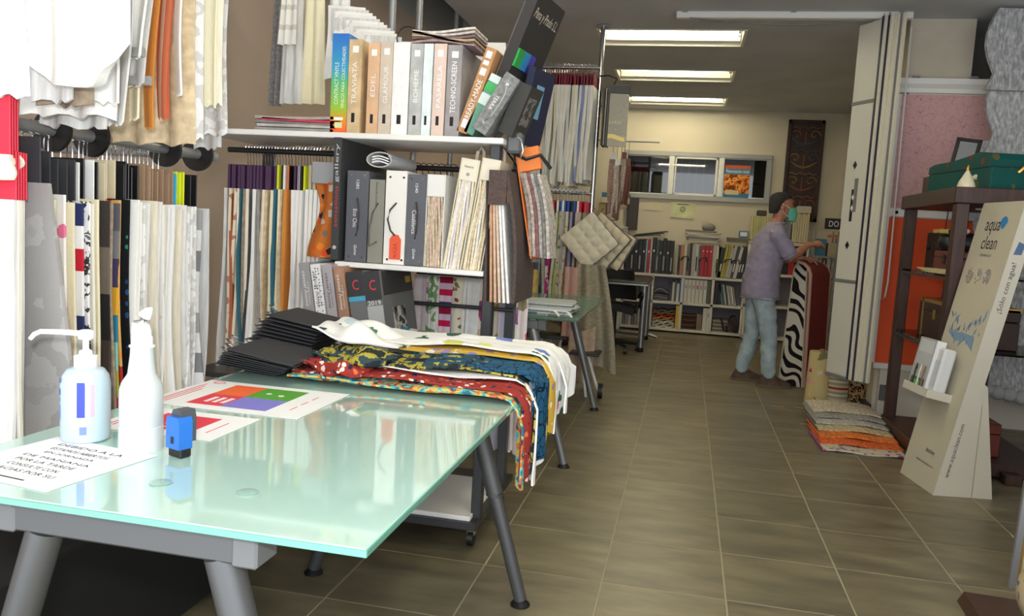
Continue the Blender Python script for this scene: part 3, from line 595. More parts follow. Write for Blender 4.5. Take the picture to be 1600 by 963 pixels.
# the big R and N printed on the letter cloth
lt = [o for o in COL.objects if o.get('label', '').startswith('white sample with black lettering')][0]
clo = [c for c in lt.children if c.name.startswith('cloth')][0]
for ch_, z, s in (('R', -.17, .07), ('N', -.42, .07)): text(ch_, .045, s, FLAT((.135, -.022, z)), INK, clo)
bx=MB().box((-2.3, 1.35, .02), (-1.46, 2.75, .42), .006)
tag(bx.build('added_dark_box', mat('added box black', (18, 18, 20), .8)), 'low matt black bench under the divider rail', 'bench')  # plain black box added to fill the dark area below the rail
# ---- upper tier of wide curtain lengths over the rail
t = thing('curtain_rail', 'upper grey rail carrying overlapping wide white curtain lengths', 'curtain rail', (-1.55, 1.2, 0))
MB().cyl((0, 0, 2.32), (0, 1.5, 2.32), .016).build('bar', STEEL, t, True)
for y in (.05, 1.45): MB().cyl((0, y, 2.32), (-.85, y, 2.32), .012).build('bracket', STEEL, t, True)
UPL = [(-14, 34, 150, 1.40, 'lace', 'grey and white ribbed curtain length at the end of the upper rail', 0), (32, 197, 136, 1.50, 'white', 'bright white padded curtain length with rounded lower edge', .5), (44, 118, 157, 1.55, 'pale', 'pale grey rippled curtain length under the rounded white one', 0), (60, 140, 164, 1.6, 'taupe', 'brown woven curtain length peeping below white ones', 0), (140, 177, 160, 1.63, 'sheer', 'white curtain length with pale hem beside the brown weave', 0), (31, 172, 182, 1.67, 'white', 'off white crumpled curtain length below the brown weave', 0), (62, 172, 199, 1.72, 'pale', 'pale crumpled curtain length lowest behind the black discs', 0), (165, 204, 194, 1.77, 'sheer', 'plain blush white curtain length above the chrome hooks', 0), (202, 228, 90, 1.79, 'white', 'short white blind sample with grey hem', 0), (203, 238, 134, 1.81, 'pale', 'pale grey pleated blind sample with grey hem', 0), (204, 228, 186, 1.85, 'cream', 'cream curtain length with squared end', 0), (226, 250, 200, 1.89, 'orange', 'golden curtain length beside the terracotta one', 0), (246, 273, 186, 1.91, 'terra', 'terracotta striped curtain length between cream ones', 0), (274, 288, 148, 1.95, 'white', 'narrow white curtain length beside the terracotta one', 0), (165, 300, 225, 2.02, 'sand', 'long beige curtain length behind the golden one', 0), (280, 312, 216, 2.06, 'lace', 'lace white curtain length with label', 0), (296, 333, 164, 2.1, 'cream', 'smooth cream curtain length', 0), (329, 346, 163, 2.13, 'ivory', 'narrow ivory curtain length at the rail end', 0), (308, 357, 210, 2.2, 'lace', 'wide lace curtain length ending the upper rail', 0), (300, 345, 231, 2.25, 'pale', 'pale grey curtain length lowest at the rail end', 0)]
FB['terra'] = pat('terracotta stripes', 'vbands', [(196, 110, 80), (186, 92, 64), (214, 150, 120), (186, 92, 64), (196, 110, 80), (226, 190, 160)], 9)
for a, c, pb, Y, fk, lab, rd in UPL:
    p0 = PY(a, pb, Y); p1 = PY(c, pb, Y); w = p1.x-p0.x; zb = (p0.z+p1.z)/2; zt = 2.3
    def fn(u, v, p0=p0, w=w, zb=zb, rd=rd, Y=Y):
        e = 1-math.sqrt(max(0, 1-(2*u-1)**2*.95)) if rd else .006*math.sin(u*17+Y*30)
        return (p0.x+w*u+.006*math.sin(v*6+Y*20), Y+.012*math.sin(u*w*60+Y*11)*(.3+v)+.01*math.sin(v*7+Y*9), zt-(zt-zb-(e*.12 if rd else e))*v)
    o = thing('curtain_length', lab, 'curtain', (p0.x+w/2, Y, zb), group='wide lengths on the upper rail')
    m = MB().sheet(fn, max(8, int(w*60)), 10, .006 if not rd else .02); m.v = [(x-p0.x-w/2, y-Y, z-zb) for x, y, z in m.v]; m.build('cloth', FB[fk], o, 60)
    MB().tube([(0, 0, zt-zb), (0, 0, zt-zb+.03), (0, .012, zt-zb+.045), (0, .0, zt-zb+.055)], .002, 5).build('hook', CHROME, o)
    if 'grey hem' in lab: B((-w/2, -.012, 0), (w/2, .0, .022)).build('hem', FB['grey'], o)
    if 'with label' in lab: B((-.02, -.02, .02), (.02, -.018, .05)).build('label_tag', PAPER, o)

# ================================================================ shelf unit facing the counter
SX0, SX1, SY0, SY1 = -1.98, -.72, 3.02, 3.5
Z1, Z2, Z3 = 1.625, 1.12, .2
t = thing('display_rack', 'grey steel rack on castors with white shelves full of sample books', 'rack', ((SX0+SX1)/2, SY0, 0)); ox = (SX0+SX1)/2
def rp(nm, lo, hi, m, b=.003, par=None): return B((lo[0]-ox, lo[1]-SY0, lo[2]), (hi[0]-ox, hi[1]-SY0, hi[2]), b).build(nm, m, par or t)
WSH = mat('white shelf laminate', (236, 236, 232), .4)
rp('shelf_board', (SX0, SY0-.02, Z1-.022), (SX1+.02, SY1, Z1), WSH); rp('shelf_board', (-1.36, SY0-.02, Z2-.02), (SX1-.03, SY1-.05, Z2), WSH)
rp('base_tray', (-1.5, SY0-.02, .13), (SX1-.03, SY1, .15), WSH); rp('base_frame', (-1.52, SY0-.04, .1), (SX1, SY1+.18, .13), DKSTEEL)
rp('book_ledge', (-1.95, SY0-.1, .62), (SX1-.05, SY1-.1, .64), DKSTEEL)
for x, y in ((SX1-.02, SY1), (SX1-.02, SY0+.05), (SX0+.05, SY1), (-1.38, SY1)):
    rp('upright', (x-.02, y-.025, .12), (x+.02, y+.025, Z1-.02), DKSTEEL)
for z, y in ((.76, SY1), (.93, SY1)):
    MB().cyl((-1.3-ox, y-SY0-.03, z), (SX1-ox, y-SY0-.03, z), .009).build('cross_bar', DKSTEEL, t, True)
MB().cyl((SX0-ox, .22, 1.56), (-1.38-ox, .22, 1.56), .012).build('hanging_bar', mat('black bar', (36, 36, 38), .4), t, True)
MB().cyl((-1.36-ox, .42, 1.53), (SX1-ox, .42, 1.53), .012).build('hanging_bar', _M['black bar'], t, True)
MB().cyl((-1.3-ox, .56, 1.1), (SX1-ox, .56, 1.1), .012).build('hanging_bar', _M['black bar'], t, True)
for x, y in ((SX1-.04, SY0+.06), (SX1-.04, SY1+.1), (-1.45, SY0+.06)):
    c = MB().cyl((x-ox-.012, y-SY0, .035), (x-ox+.012, y-SY0, .035), .033, n=18).build('castor', BLACK, t, True)
    MB().box((x-ox-.018, y-SY0-.015, .05), (x-ox+.018, y-SY0+.015, .1), .003).build('castor_fork', mat('brass fork', (176, 160, 120), .35, .8), c)
for px, py, Y in ((613, 0, 3.46), (655, 0, 3.9)):
    p = PY(px, py+30, Y); tag(MB().cyl((0, 0, Z1 if Y < 3.6 else .02), (0, 0, 2.99), .016, n=16).build('support_pole', STEEL, None, True, (p.x, p.y, 0)), 'grey steel pole rising above the sample books', 'pole', 'poles above the sample books')
p = PY(719, 60, 6.0); tag(MB().cyl((0, 0, .02), (0, 0, 3.3), .02, n=16).build('support_pole', STEEL, None, True, (-1.99, 6.6, 0)), 'grey steel pole standing by the taupe wall', 'pole')
# ---- books
BG = {}
def rbm(name, c, **k): return mat('cover '+name, c, k.pop('rough', .55), **k)
def book(label, p, th, h, d, m, tilt=0, rz=0, pm=None, group=None, name='sample_book', cat='book', back=0, lean=0):
    """origin = lower spine corner; spine faces -y"""
    t = thing(name, label, cat, p, (lean, tilt, rz), group); c = .004
    q = MB(); q.box((0, 0, 0), (th, c, h), .001); q.box((0, c, 0), (c, d, h)); q.box((th-c, c, 0), (th, d, h)); q.build('cover', m, t)
    B((c, c, .004), (th-c, d-.006, h-.004)).build('page_block', pm or PAPER, t)
    return t
def px_book(label, xl, xr, yb, yt, Y, d, m, zb=Z1, **k):
    a = PY(xl, yb, Y); b2 = PY(xr, yb, Y); zt = PY(xl+3, yt, Y).z
    return book(label, (a.x, Y, zb), b2.x-a.x-.002, zt-zb, d, m, **k), b2.x-a.x-.002, zt-zb
m, nt, b = _new('rainbow gradient cover'); b.inputs['Roughness'].default_value = .5
sp = N(nt, 'ShaderNodeSeparateXYZ'); tc = N(nt, 'ShaderNodeTexCoord'); nt.links.new(tc.outputs['Generated'], sp.inputs[0])
nt.links.new(ramp(nt, sp.outputs[2], [(236, 90, 40), (236, 130, 40), (150, 196, 50), (90, 186, 110), (50, 160, 200), (40, 110, 200)], 'LINEAR', [0, .1, .25, .5, .65, 1]), b.inputs['Base Color']); RAIN = m
TB = [('tall rainbow gradient vinyl sample book', 515, 541, 199, 52, RAIN, .36), ('tan stone textured sample book titled TRAVIATA', 541, 562, 200, 61, rbm('tan', (206, 180, 140), var=.12, vs=14), .34), ('peach sample book titled EDEL', 571, 590, 201, 67, rbm('peach', (216, 176, 140), var=.08, vs=10), .3), ('pale taupe sample book titled GLAMOUR', 590, 610, 201, 65, rbm('ptaupe', (204, 190, 174), var=.06, vs=12), .3), ('white speckled sample book without visible title', 610, 636, 203, 66, rbm('wspeck', (238, 238, 238), var=.03, vs=40), .3), ('grey marbled sample book titled BOHEME', 637, 657, 203, 68, rbm('gmarb', (180, 182, 182), var=.1, vs=16), .3), ('thin white sample book with aqua marbling', 657, 672, 204, 68, rbm('aqua', (222, 234, 236), var=.08, vs=18), .3), ('blush sample book titled PASARELA', 673, 693, 205, 68, rbm('blush', (216, 194, 182), var=.04, vs=12), .3), ('slate grey sample book titled TECHNO-SCREEN', 694, 717, 206, 70, rbm('slate', (150, 146, 148), var=.08, vs=14), .36)]
TT = ['CONTRACT VINYLS|VINILOS PARA COLECTIVIDADES', 'TRAVIATA', 'EDEL', 'GLAMOUR', '', 'BOHEME', '', 'PASARELA', 'TECHNO-SCREEN']
for (lab, xl, xr, yb, yt, mm, d), tt in zip(TB, TT):
    t, th, h = px_book(lab, xl, xr, yb, yt, 3.03, d, mm)
    if '|' in tt:
        a, c = tt.split('|'); text(a, h*.42, th*.24, UPW((th*.33, 0, h*.5)), WINK, t); text(c, h*.62, th*.2, UPW((th*.74, 0, h*.56)), WINK, t)
        B((th*.25, -.0008, h*.13), (th*.8, 0, h*.16), 0).build('sticker', PAPER, t); B((th*.3, -.0008, .02), (th*.75, 0, h*.11), 0).build('sticker', mat('pale lime sticker', (220, 226, 170), .6), t)
    else:
        if tt:
            text(tt, h*min(.05*len(tt)+.05, .56), th*.36, UPW((th*.5, 0, h*.54)), WINK, t)
            B((th*.3, -.0008, h*.86), (th*.75, 0, h*.93)).build('sticker', PAPER, t)
        B((th*.35, -.0008, h*.12), (th*.6, 0, h*.22)).build('publisher_mark', INK, t)
# leaning ones at the end of the shelf
def lean_book(label, bl, tl, th, h, d, m, Y=3.03, zb=Z1+.003, rz=0, **k):
    a = PY(*bl, Y); c = PY(*tl, Y); ang = math.atan2(c.x-a.x, c.z-a.z)
    p = Vector((a.x, Y, max(zb, a.z))); t = book(label, p, th, h or (c-a).length, d, m, tilt=ang, rz=rz, **k); return t, h or (c-a).length, ang
t, h, a = lean_book('brown wooden spined sample book titled READY-MADE leaning over', (713, 204), (761, 72), .042, None, .32, rbm('wood', (176, 130, 86), var=.15, vs=18, stretch=(6, 1, .6)))
text('READY-MADE', h*.45, .02, UPW((.021, 0, h*.4)), WINK, t)
for z0, z1 in ((.68, .76), (.8, .85), (.88, .96)): B((.008, -.0008, h*z0), (.03, 0, h*z1)).build('sticker', PAPER, t)
B((.01, -.0008, h*.06), (.03, 0, h*.16)).build('sticker', PAPER, t)
t, h, a = lean_book('green and lime ringed swatch book leaning beside the brown one', (724, 205), (769, 114), .04, None, .3, rbm('teal green', (96, 150, 128)))
for z0, z1, c in ((.5, .68, (206, 220, 220)), (.72, .86, (60, 168, 90)), (.88, 1.0, (196, 220, 60))): B((-.001, -.002, h*z0), (.041, .12, h*z1)).build('swatch_tab', rbm('tab%d' % c[1], c), t)
t, h, a = lean_book('grey cloth covered sample book with cord handle leaning steeply', (737, 198), (776, 136), .062, .24, .22, rbm('grey cloth', (122, 124, 124), var=.2, vs=60), Y=2.99, zb=Z1+.01)
MB().tube([(.03, -.002, .04), (.045, -.014, .07), (.05, -.02, .12), (.045, -.014, .17), (.03, -.002, .2)], .003, 6).build('cord_handle', mat('pale cord', (170, 172, 170), .8), t, True)
text('TERRA', .06, .014, DNW((.022, -.0004, .12)), WINK, t)
for z in (.04, .2): MB().lathe([(.006, 0), (.006, .001)], 12, T=Matrix.Translation((.03, 0, z)) @ Matrix.Rotation(math.pi/2, 4, 'X')).build('eyelet', CHROME, t)
t, h, a = lean_book('large black album with silver script title leaning outward', (762, 150), (811, 33), .045, .43, .30, rbm('black album', (48, 46, 47), rough=.6), Y=3.1, rz=math.radians(-9))
T = basis((0, 1, 0), (0, 0, 1), (.0455, .15, .35)); text('Pena y Prado S.L.', .26, .05, T, mat('silver script', (214, 206, 190), .4), t, shear=.4)
B((-.001, -.001, 0), (.001, .3, .43)).build('spine_edge', mat('album grey edge', (120, 118, 118), .6), t)
for k, c in enumerate(((40, 150, 70), (40, 130, 190), (70, 60, 160))): B((.0455, .0+k*.06, .14), (.055, .06+k*.06, .21), .001).build('swatch_tab', rbm('stab%d' % k, c), t)
t, h, a = lean_book('navy blue folder with a pale blue label leaning past the shelf end', (800, 222), (824, 122), .03, .30, .2, rbm('navy', (34, 38, 66)), Y=3.2, rz=math.radians(-14), zb=1.58)
T = basis((0, 1, 0), (0, 0, 1), (.031, .1, .17)); B((.0302, .05, .11), (.031, .12, .24)).build('label_panel', mat('pale blue label', (120, 170, 200), .5), t)
t, h, a = lean_book('small dark sample box with a framed picture leaning on the grey book', (778, 205), (802, 150), .06, .2, .12, rbm('darkbox', (58, 58, 56)), Y=3.03, rz=math.radians(-12), zb=1.63)
B((.0605, .02, .05), (.062, .09, .16)).build('framed_picture', pat('box picture', 'blotch', [(70, 70, 66), (120, 116, 110), (40, 70, 50)], 30), t)
# white panel behind them, pile of booklets, ringed bundle
tag(B((0, 0, 0), (PY(790, 66, 3.46).x-PY(590, 66, 3.46).x, .015, PY(740, 66, 3.46).z-Z1), .002).build('white_board', WSH, None, False, (PY(590, 66, 3.46).x, 3.46, Z1)), 'plain white board standing behind the sample books', 'board')
for k in range(5):
    c = [(150, 148, 146), (176, 172, 168), (126, 120, 118), (196, 60, 84), (176, 160, 150)][k]
    tag(MB().sheet(lambda u, v, k=k: (-.17+.34*u+.01*k*(k % 2), .26*v, .008+k*.013+.01*math.sin(u*2+k)*(k/5)), 10, 3, .011).build('sample_booklet', rbm('booklet%d' % k, c, var=.1, vs=20), None, True, (-1.57, 3.03, Z1)), ['charcoal cloth booklet at the bottom of the small pile', 'pale grey booklet lying second in the small pile', 'dark grey booklet in the middle of the small pile', 'pink red booklet near the top of the small pile', 'beige booklet topping the small pile'][k], 'booklet', 'booklets piled on the white shelf')
t = thing('ringed_sample_bundle', 'bundle of frayed fabric samples on a black ring lying on the book tops', 'fabric bundle', (-.97, 3.1, PY(660, 68, 3.05).z))
for k in range(6):
    c = [(160, 140, 140), (110, 80, 84), (176, 160, 120), (120, 96, 100), (190, 180, 176), (206, 200, 190)][k]
    MB().sheet(lambda u, v, k=k: (-.125+.25*u, -.05+.2*v, .004+k*.0095+.009*math.sin(u*4+k*.7)), 12, 3, .008).build('sample_layer', mat('bundle%d' % k, c, .95, var=.15, vs=40), t, True)
MB().tube([(-.16+.045*math.cos(a*math.pi/8), .0, .03+.045*math.sin(a*math.pi/8)) for a in range(16)], .003, 6, True).build('ring', BLACK, t, True)
# ---- second shelf
t, th, h = px_book('tall black book with gallery printed in grey and sensations in red on the spine', 516, 528, 405, 214, 3.0, .46, rbm('gallery', (58, 60, 62)), zb=Z2+.005)
text('gallery', .15, .02, UPW((th*.5, 0, h-.1)), mat('grey print', (190, 192, 194), .6), t); text('sensations', .16, .015, UPW((th*.5, 0, h-.27)), mat('red spine print', (196, 60, 50), .6), t)
MB().lathe([(.008, 0), (.008, .0006)], 8, T=Matrix.Translation((th*.5, -.0002, .05)) @ Matrix.Rotation(math.pi/2, 4, 'X')).build('emblem', _M['grey print'], t)
def cord(t, pts, m, r=.0035): return MB().tube(pts, r, 7).build('cord_handle', m, t, True)
def eyelets(t, ps, m=CHROME):
    for x, z in ps: MB().lathe([(.0045, 0), (.0045, .0008)], 12, T=Matrix.Translation((x, 0, z)) @ Matrix.Rotation(math.pi/2, 4, 'X')).build('eyelet', m, t)
SL = rbm('slate blue', (92, 94, 102)); CD = mat('dark cord', (60, 56, 56), .8)
def spine_file(lab, xl, xr, yt, d, m, num, title, Y=3.03):
    t, th, h = px_book(lab, xl, xr, 410, yt, Y, d, m, zb=Z2+.002)
    text(num, .035, .012, DNW((th*.5, 0, h*.85)), WINK, t); text(title, h*.2 if len(title) < 9 else h*.26, .017, DNW((th*.42, 0, h*.48)), WINK, t)
    text('Quinta', h*.11, .014, DNW((th*.48, 0, h*.13)), WINK, t, shear=.3)
    eyelets(t, [(th*.2, h*.95), (th*.8, h*.95), (th*.2, h*.05), (th*.8, h*.05), (th*.5, h*.7), (th*.5, h*.29)])
    cord(t, [(th*.5, 0, h*.7), (th*.62, -.012, h*.62), (th*.68, -.02, h*.5), (th*.62, -.012, h*.37), (th*.5, 0, h*.29)], CD); return t
spine_file('slate grey sample file numbered 1282 titled Eco Chic', 538, 572, 266, .3, SL, '1282', 'Eco Chic')
t, th, h = px_book('olive grey sample file with grey cord handle', 573, 597, 411, 280, 3.03, .3, rbm('olive grey', (138, 138, 126)), zb=Z2+.002)
cord(t, [(th*.6, 0, h*.72), (th*.35, -.014, h*.6), (th*.2, -.022, h*.4), (th*.2, -.016, h*.2), (th*.6, 0, h*.26)], mat('grey cord dark', (96, 94, 90), .8)); text('Sensaciones', .1, .01, DNW((th*.5, 0, h*.82)), INK, t, shear=.2)
t, th, h = px_book('white sample file with orange paper tag on a black cord', 598, 631, 412, 266, 3.025, .3, rbm('white file', (236, 234, 228)), zb=Z2+.002)
cord(t, [(th*.55, 0, h*.66), (th*.3, -.012, h*.58), (th*.22, -.016, h*.48), (th*.35, -.01, h*.36), (th*.55, -.004, h*.31)], CD)
MB().prism([(th*.3, .02), (th*.85, .02), (th*.85, h*.27), (th*.7, h*.32), (th*.45, h*.32), (th*.3, h*.27)], -.004, -.002).build('paper_tag', mat('orange tag', (232, 92, 58), .6), t); text('VEVA', h*.16, .016, DNW((th*.58, -.0045, h*.15)), mat('dark orange print', (170, 60, 40), .6), t)
eyelets(t, [(th*.2, h*.93), (th*.85, h*.93), (th*.2, h*.05), (th*.9, h*.05)], BLACK)
spine_file('slate grey sample file numbered 1540 titled Casablanca', 632, 661, 272, .3, SL, '1540', 'Casablanca')
def fringe_book(lab, xl, xr, yt, cm, fm, hd, zb=Z2+.002, tilt=0, handle=None, th_=None, Y=3.03, yb=416, h_=None):
    a = PY(xl, yb, Y); b2 = PY(xr, yb, Y); th = th_ or b2.x-a.x; h = h_ or PY(xl+4, yt, Y).z-zb
    t = thing('fringe_sample_book', lab, 'sample book', (a.x, Y, zb), (0, tilt, 0))
    hdr = MB(); hdr.box((.0045, 0, h-hd), (th-.0045, .198, h), .002); hdr.box((th-.004, .0, 0), (th, .2, h)); hdr.box((0, .01, 0), (.004, .2, h)); hdr.build('header', cm, t)
    n = 7
    for k in range(n):
        x = .006+(th-.014)*(k+.5)/n
        MB().sheet(lambda u, v, x=x, k=k: (x+.003*math.sin(v*6+k), .004+.16*u+.004*math.sin(v*9+k*2), (h-hd)*(1-v)), 3, 8, (th-.014)/n*.9).build('sample_leaf', fm[k % len(fm)], t, True)
    if handle: MB().tube([(th*.6, .06, h-.01), (th*.6, .06, h+.035), (th*.7, .07, h+.05), (th*.85, .08, h+.04), (th*.9, .085, h-.01)], .007, 8).build('rope_handle', handle, t, True)
    return t, th, h
NAT = [mat('natural boucle', (206, 188, 160), .95, var=.15, vs=80), mat('natural rib', (190, 174, 150), .95, var=.15, vs=90), mat('rose beige rib', (206, 180, 166), .95, var=.1, vs=70)]
CRM = [mat('cream rib', (228, 216, 184), .95, var=.08, vs=80), mat('white rib', (232, 228, 222), .95, var=.06, vs=80), mat('lilac white rib', (214, 206, 208), .95, var=.05, vs=70)]
HDC = mat('cream header board', (226, 218, 198), .6)
fringe_book('thick beige boucle sample book with white header board', 660, 690, 272, WPAINT, NAT, .085)
t, th, h = fringe_book('cream ribbed sample book with header printed Natural leaning slightly', 690, 720, 243, HDC, CRM, .085, tilt=.13, handle=mat('beige rope', (190, 176, 156), .9)); text('Natural', .035, .009, FLAT((th*.5, -.001, h-.03)), INK, t)
MB().lathe([(.007, 0), (.007, .001)], 12, T=Matrix.Translation((th*.5, 0, h-.06)) @ Matrix.Rotation(math.pi/2, 4, 'X')).build('eyelet', STEEL, t)
fringe_book('cream and gold ribbed sample book with blank header leaning slightly', 722, 752, 243, HDC, [CRM[0], NAT[0], CRM[0], CRM[1]], .085, tilt=.13, handle=_M['beige rope'])
# brown bouclé book hanging over the shelf end
t = thing('brown_sample_book', 'large brown cloth sample book hanging over the end of the shelf', 'sample book', (-.735, 3.0, .985))
BR = mat('brown boucle cover', (84, 70, 66), .95, var=.12, vs=90, bump=.4, bs=120)
MB().sheet(lambda u, v: (.055+.05*v+.02*math.sin(v*3), .0+.36*u, .52-.5*v), 6, 10, .012).build('cover', BR, t, True)
MB().sheet(lambda u, v: (-.01+.07*u, -.004, .52-.13*v), 3, 3, .01).build('header', BR, t, True)
for k, c in enumerate(((196, 150, 116), (206, 176, 150), (214, 190, 168), (236, 234, 230), (236, 234, 230))):
    MB().sheet(lambda u, v, k=k: (.0+.011*k-.03*v*(1-k/5)+.05*v, .005+.3*u, .40-.38*v), 3, 8, .009).build('sample_leaf', mat('leaf%d' % k, c, .95, var=.08, vs=60), t, True)
MB().sheet(lambda u, v: (-.02-.02*v+.04*v, .0+.34*u, .48-.46*v), 3, 8, .006).build('back_cover', BR, t, True)
# roll lying on the files
t = thing('sample_roll', 'rolled silver grey booklet lying on top of the slate files', 'roll', (-1.2, 3.03, Z2+.375))
MB().sheet(lambda u, v: (.055*math.cos(u*6.6+.4)*(1-.12*u), .3*v, .032+.03*math.sin(u*6.6+.4)*(1-.12*u)), 26, 3, .004).build('outer_sheet', mat('silver sheet', (196, 198, 198), .4), t, True)
for k in range(3): MB().sheet(lambda u, v, k=k: (-.035+.07*u, .01+.28*v, .022+k*.01+.006*math.sin(u*4)), 8, 3, .005).build('inner_sheet', PAPER, t, True)
# ---- leaning files on the ledge under the shelf
def ledge_file(lab, xl, xr, yt, m, th_=None, d=.28, strap=BLACK, Y=2.94, h=.46, tilt=-.17):
    b0 = PY(xl, yt, Y); z0 = .642; p = Vector((b0.x+math.sin(-tilt)*h, Y, z0)); th = th_ or (PY(xr, yt, Y).x-b0.x)
    hh = (b0.z-z0)/math.cos(tilt); p = Vector((b0.x+math.tan(-tilt)*(b0.z-z0), Y, z0+.006))
    t = book(lab, p, th, hh, d, m, tilt=tilt, name='leaning_file'); return t, th, hh
F1 = [('grey paper file with white handwritten style print, leaning on its neighbours', 466, 482, 414, rbm('f grey', (156, 154, 158))), ('white dotted file with black print leaning among the files', 484, 499, 416, pat('white dotted cover', 'dots', [(236, 236, 236), (120, 120, 120), (236, 236, 236)], 90)), ('lilac grey file with dark print leaning among the files', 502, 517, 417, rbm('f lilac', (176, 170, 174))), ('brown wood print file with white print leaning among the files', 520, 536, 420, rbm('f wood', (168, 128, 104), var=.1, vs=20))]
for k, (lab, xl, xr, yt, m) in enumerate(F1):
    t, th, h = ledge_file(lab, xl, xr, yt, m)
    pm = INK if k in (1, 2) else WINK
    text('casual home', h*.3, th*.3, DNW((th*.42, 0, h*.78)), pm, t, shear=.3); text('collection', h*.2, th*.14, DNW((th*.7, 0, h*.74)), pm, t)
    B((th*.3, -.0015, h*.44), (th*.7, 0, h*.46)).build('slot', BLACK, t); eyelets(t, [(th*.5, h*.52)])
    if k > 1: MB().sheet(lambda u, v: (th*.3+th*.4*u, -.006-.02*math.sin(v*2.6), h*.45-h*.35*v), 2, 8, .002).build('strap', [None, None, mat('grey strap', (110, 110, 110), .8), BLACK][k], t, True)
DG = rbm('dark file', (112, 114, 114)); 
t, th, h = ledge_file('dark grey file with blue band, red initial and black ribbon', 540, 566, 428, DG)
B((0, -.001, h*.78), (th, 0, h)).build('top_panel', rbm('black panel', (56, 56, 58)), t); B((0, -.0015, h*.735), (th, 0, h*.775)).build('blue_band', mat('blue band', (70, 170, 206), .5), t); text('C', .026, .04, FLAT((th*.5, -.0015, h*.88)), RED, t)
MB().sheet(lambda u, v: (th*.3+th*.35*u-.03*math.sin(v*3.1)+.02*v, -.006-.025*math.sin(v*3.1), h*.48-h*.42*v), 2, 12, .002).build('ribbon', BLACK, t, True); B((th*.4, -.001, h*.06), (th*.85, 0, h*.2)).build('sticker', mat('neon sticker', (222, 232, 30), .6), t); eyelets(t, [(th*.5, h*.52)])
t, th, h = ledge_file('big grey 2019 catalogue file with white ribbon and interior photograph', 567, 592, 428, DG, d=.36)
B((0, -.001, h*.75), (th, 0, h)).build('top_panel', rbm('black panel', (56, 56, 58)), t); B((0, -.0012, 0), (th, 0, h*.7)).build('lower_panel', rbm('light panel', (176, 178, 178)), t); text('C', .026, .04, FLAT((th*.5, -.0015, h*.88)), RED, t); text('2019', th*.8, .016, FLAT((th*.5, -.0015, h*.725)), WINK, t)
MB().sheet(lambda u, v: (th*.25+th*.35*u-.014*math.sin(v*2.6)+.006*v, -.008-.02*math.sin(v*2.8), h*.48-h*.44*v), 2, 10, .002).build('ribbon', WP, t, True); B((th*.45, -.0016, h*.12), (th*.9, 0, h*.26)).build('sticker', _M['neon sticker'], t)
B((th+.0002, .02, h*.78), (th+.001, .36, h*.995)).build('cover_band', rbm('black panel', (56, 56, 58)), t); B((th+.0002, .1, h*.32), (th+.0012, .24, h*.66)).build('cover_photo', pat('interior photo', 'blotch', [(40, 40, 40), (120, 118, 112), (206, 202, 190), (70, 70, 70)], 16), t); B((th+.001, .28, h*.86), (th+.0015, .34, h*.92)).build('gold_logo', mat('gold print', (176, 150, 40), .5), t)
for k, (c, lab) in enumerate((((44, 100, 124), 'blue brochure with red dot fanned in front of the grey file'), ((196, 192, 184), 'cream brochure in the fanned row'), ((126, 124, 88), 'olive landscape brochure in the fanned row'), ((150, 146, 138), 'grey beige brochure in the fanned row'), ((70, 70, 70), 'dark brochure in the fanned row'), ((140, 138, 134), 'grey brochure at the end of the fanned row'))):
    a = PY(626+k*11, 520-k*1.5, 2.9)
    o = thing('brochure', lab, 'brochure', (a.x+.07, 2.84+.012*k, .80-.005*k), (math.radians(-14), math.radians(-38), math.radians(-12)), 'brochures fanned on the ledge')
    B((0, 0, -.1), (.012, .22, .12), .001).build('cover', rbm('broch%d' % k, c, var=.12 if k else 0, vs=12), o)
    if k == 0: MB().lathe([(.01, 0), (.01, .001)], 14, T=Matrix.Translation((-.0012, .05, .08)) @ Matrix.Rotation(-math.pi/2, 4, 'Y')).build('red_dot', RED, o)
# ---- samples on the rack's bars (bars run along x, cloth hangs edge-on)
def xrow(x0, x1, y, z, items, grp, h, w=.34, cw=.3, ch=.1, t=.008, ct=.008, hk=CHROME, L=HOOKL):
    n = len(items)
    for k, (ck, fk, lab) in enumerate(items):
        hanger((x0+(x1-x0)*k/max(1, n-1), y, z), math.pi/2+random.uniform(-.06, .06), lab, grp, C[ck], FB[fk], cw=cw, w=w, h=h+random.uniform(-.03, .02), t=t, ch=ch, ct=ct, hk=hk, L=L)
names = dict(rust='rust', sand='sand', scroll='cream scroll print', ivory='ivory', teal='teal', grey='grey', taupe='taupe', char='charcoal', white='white', pale='pale grey', orange='ochre orange', cream='cream', sheer='sheer white', lace='lace white')
its = [('purple', f, names[f]+' cloth sample under a plum card beneath the white shelf') for f in ('pale', 'rust', 'scroll', 'scroll', 'ivory', 'teal', 'taupe', 'ivory', 'char', 'white', 'white', 'grey', 'sand', 'ivory', 'sand', 'cream')]
xrow(PY(352, 230, 3.06).x, PY(424, 230, 3.06).x, 3.24, 1.56, its, 'samples on plum cards', .85, t=.013, ct=.011)
its = [(c, f, names[f]+' cloth sample under a '+dict(neon='neon yellow', black='black', white='white', orange='red orange', purple='plum')[c]+' card beside the neon cards') for c, f in (('neon', 'teal'), ('black', 'cream'), ('white', 'sand'), ('orange', 'orange'), ('black', 'orange'), ('purple', 'white'), ('white', 'white'), ('purple', 'sheer'), ('black', 'white'), ('neon', 'white'))]
xrow(PY(430, 232, 3.06).x, PY(474, 232, 3.06).x, 3.24, 1.565, its, 'samples on mixed cards', .85, t=.013, ct=.009)
for k in range(4): hanger((PY(480+k*7, 240, 3.06).x, 3.24, 1.57), math.pi/2, 'thick white curtain sample with cream header under the shelf', 'thick white samples', C['beige' if k < 3 else 'white'], FB['white'], w=.34, h=.8, t=.014, ct=.012, ch=.1)
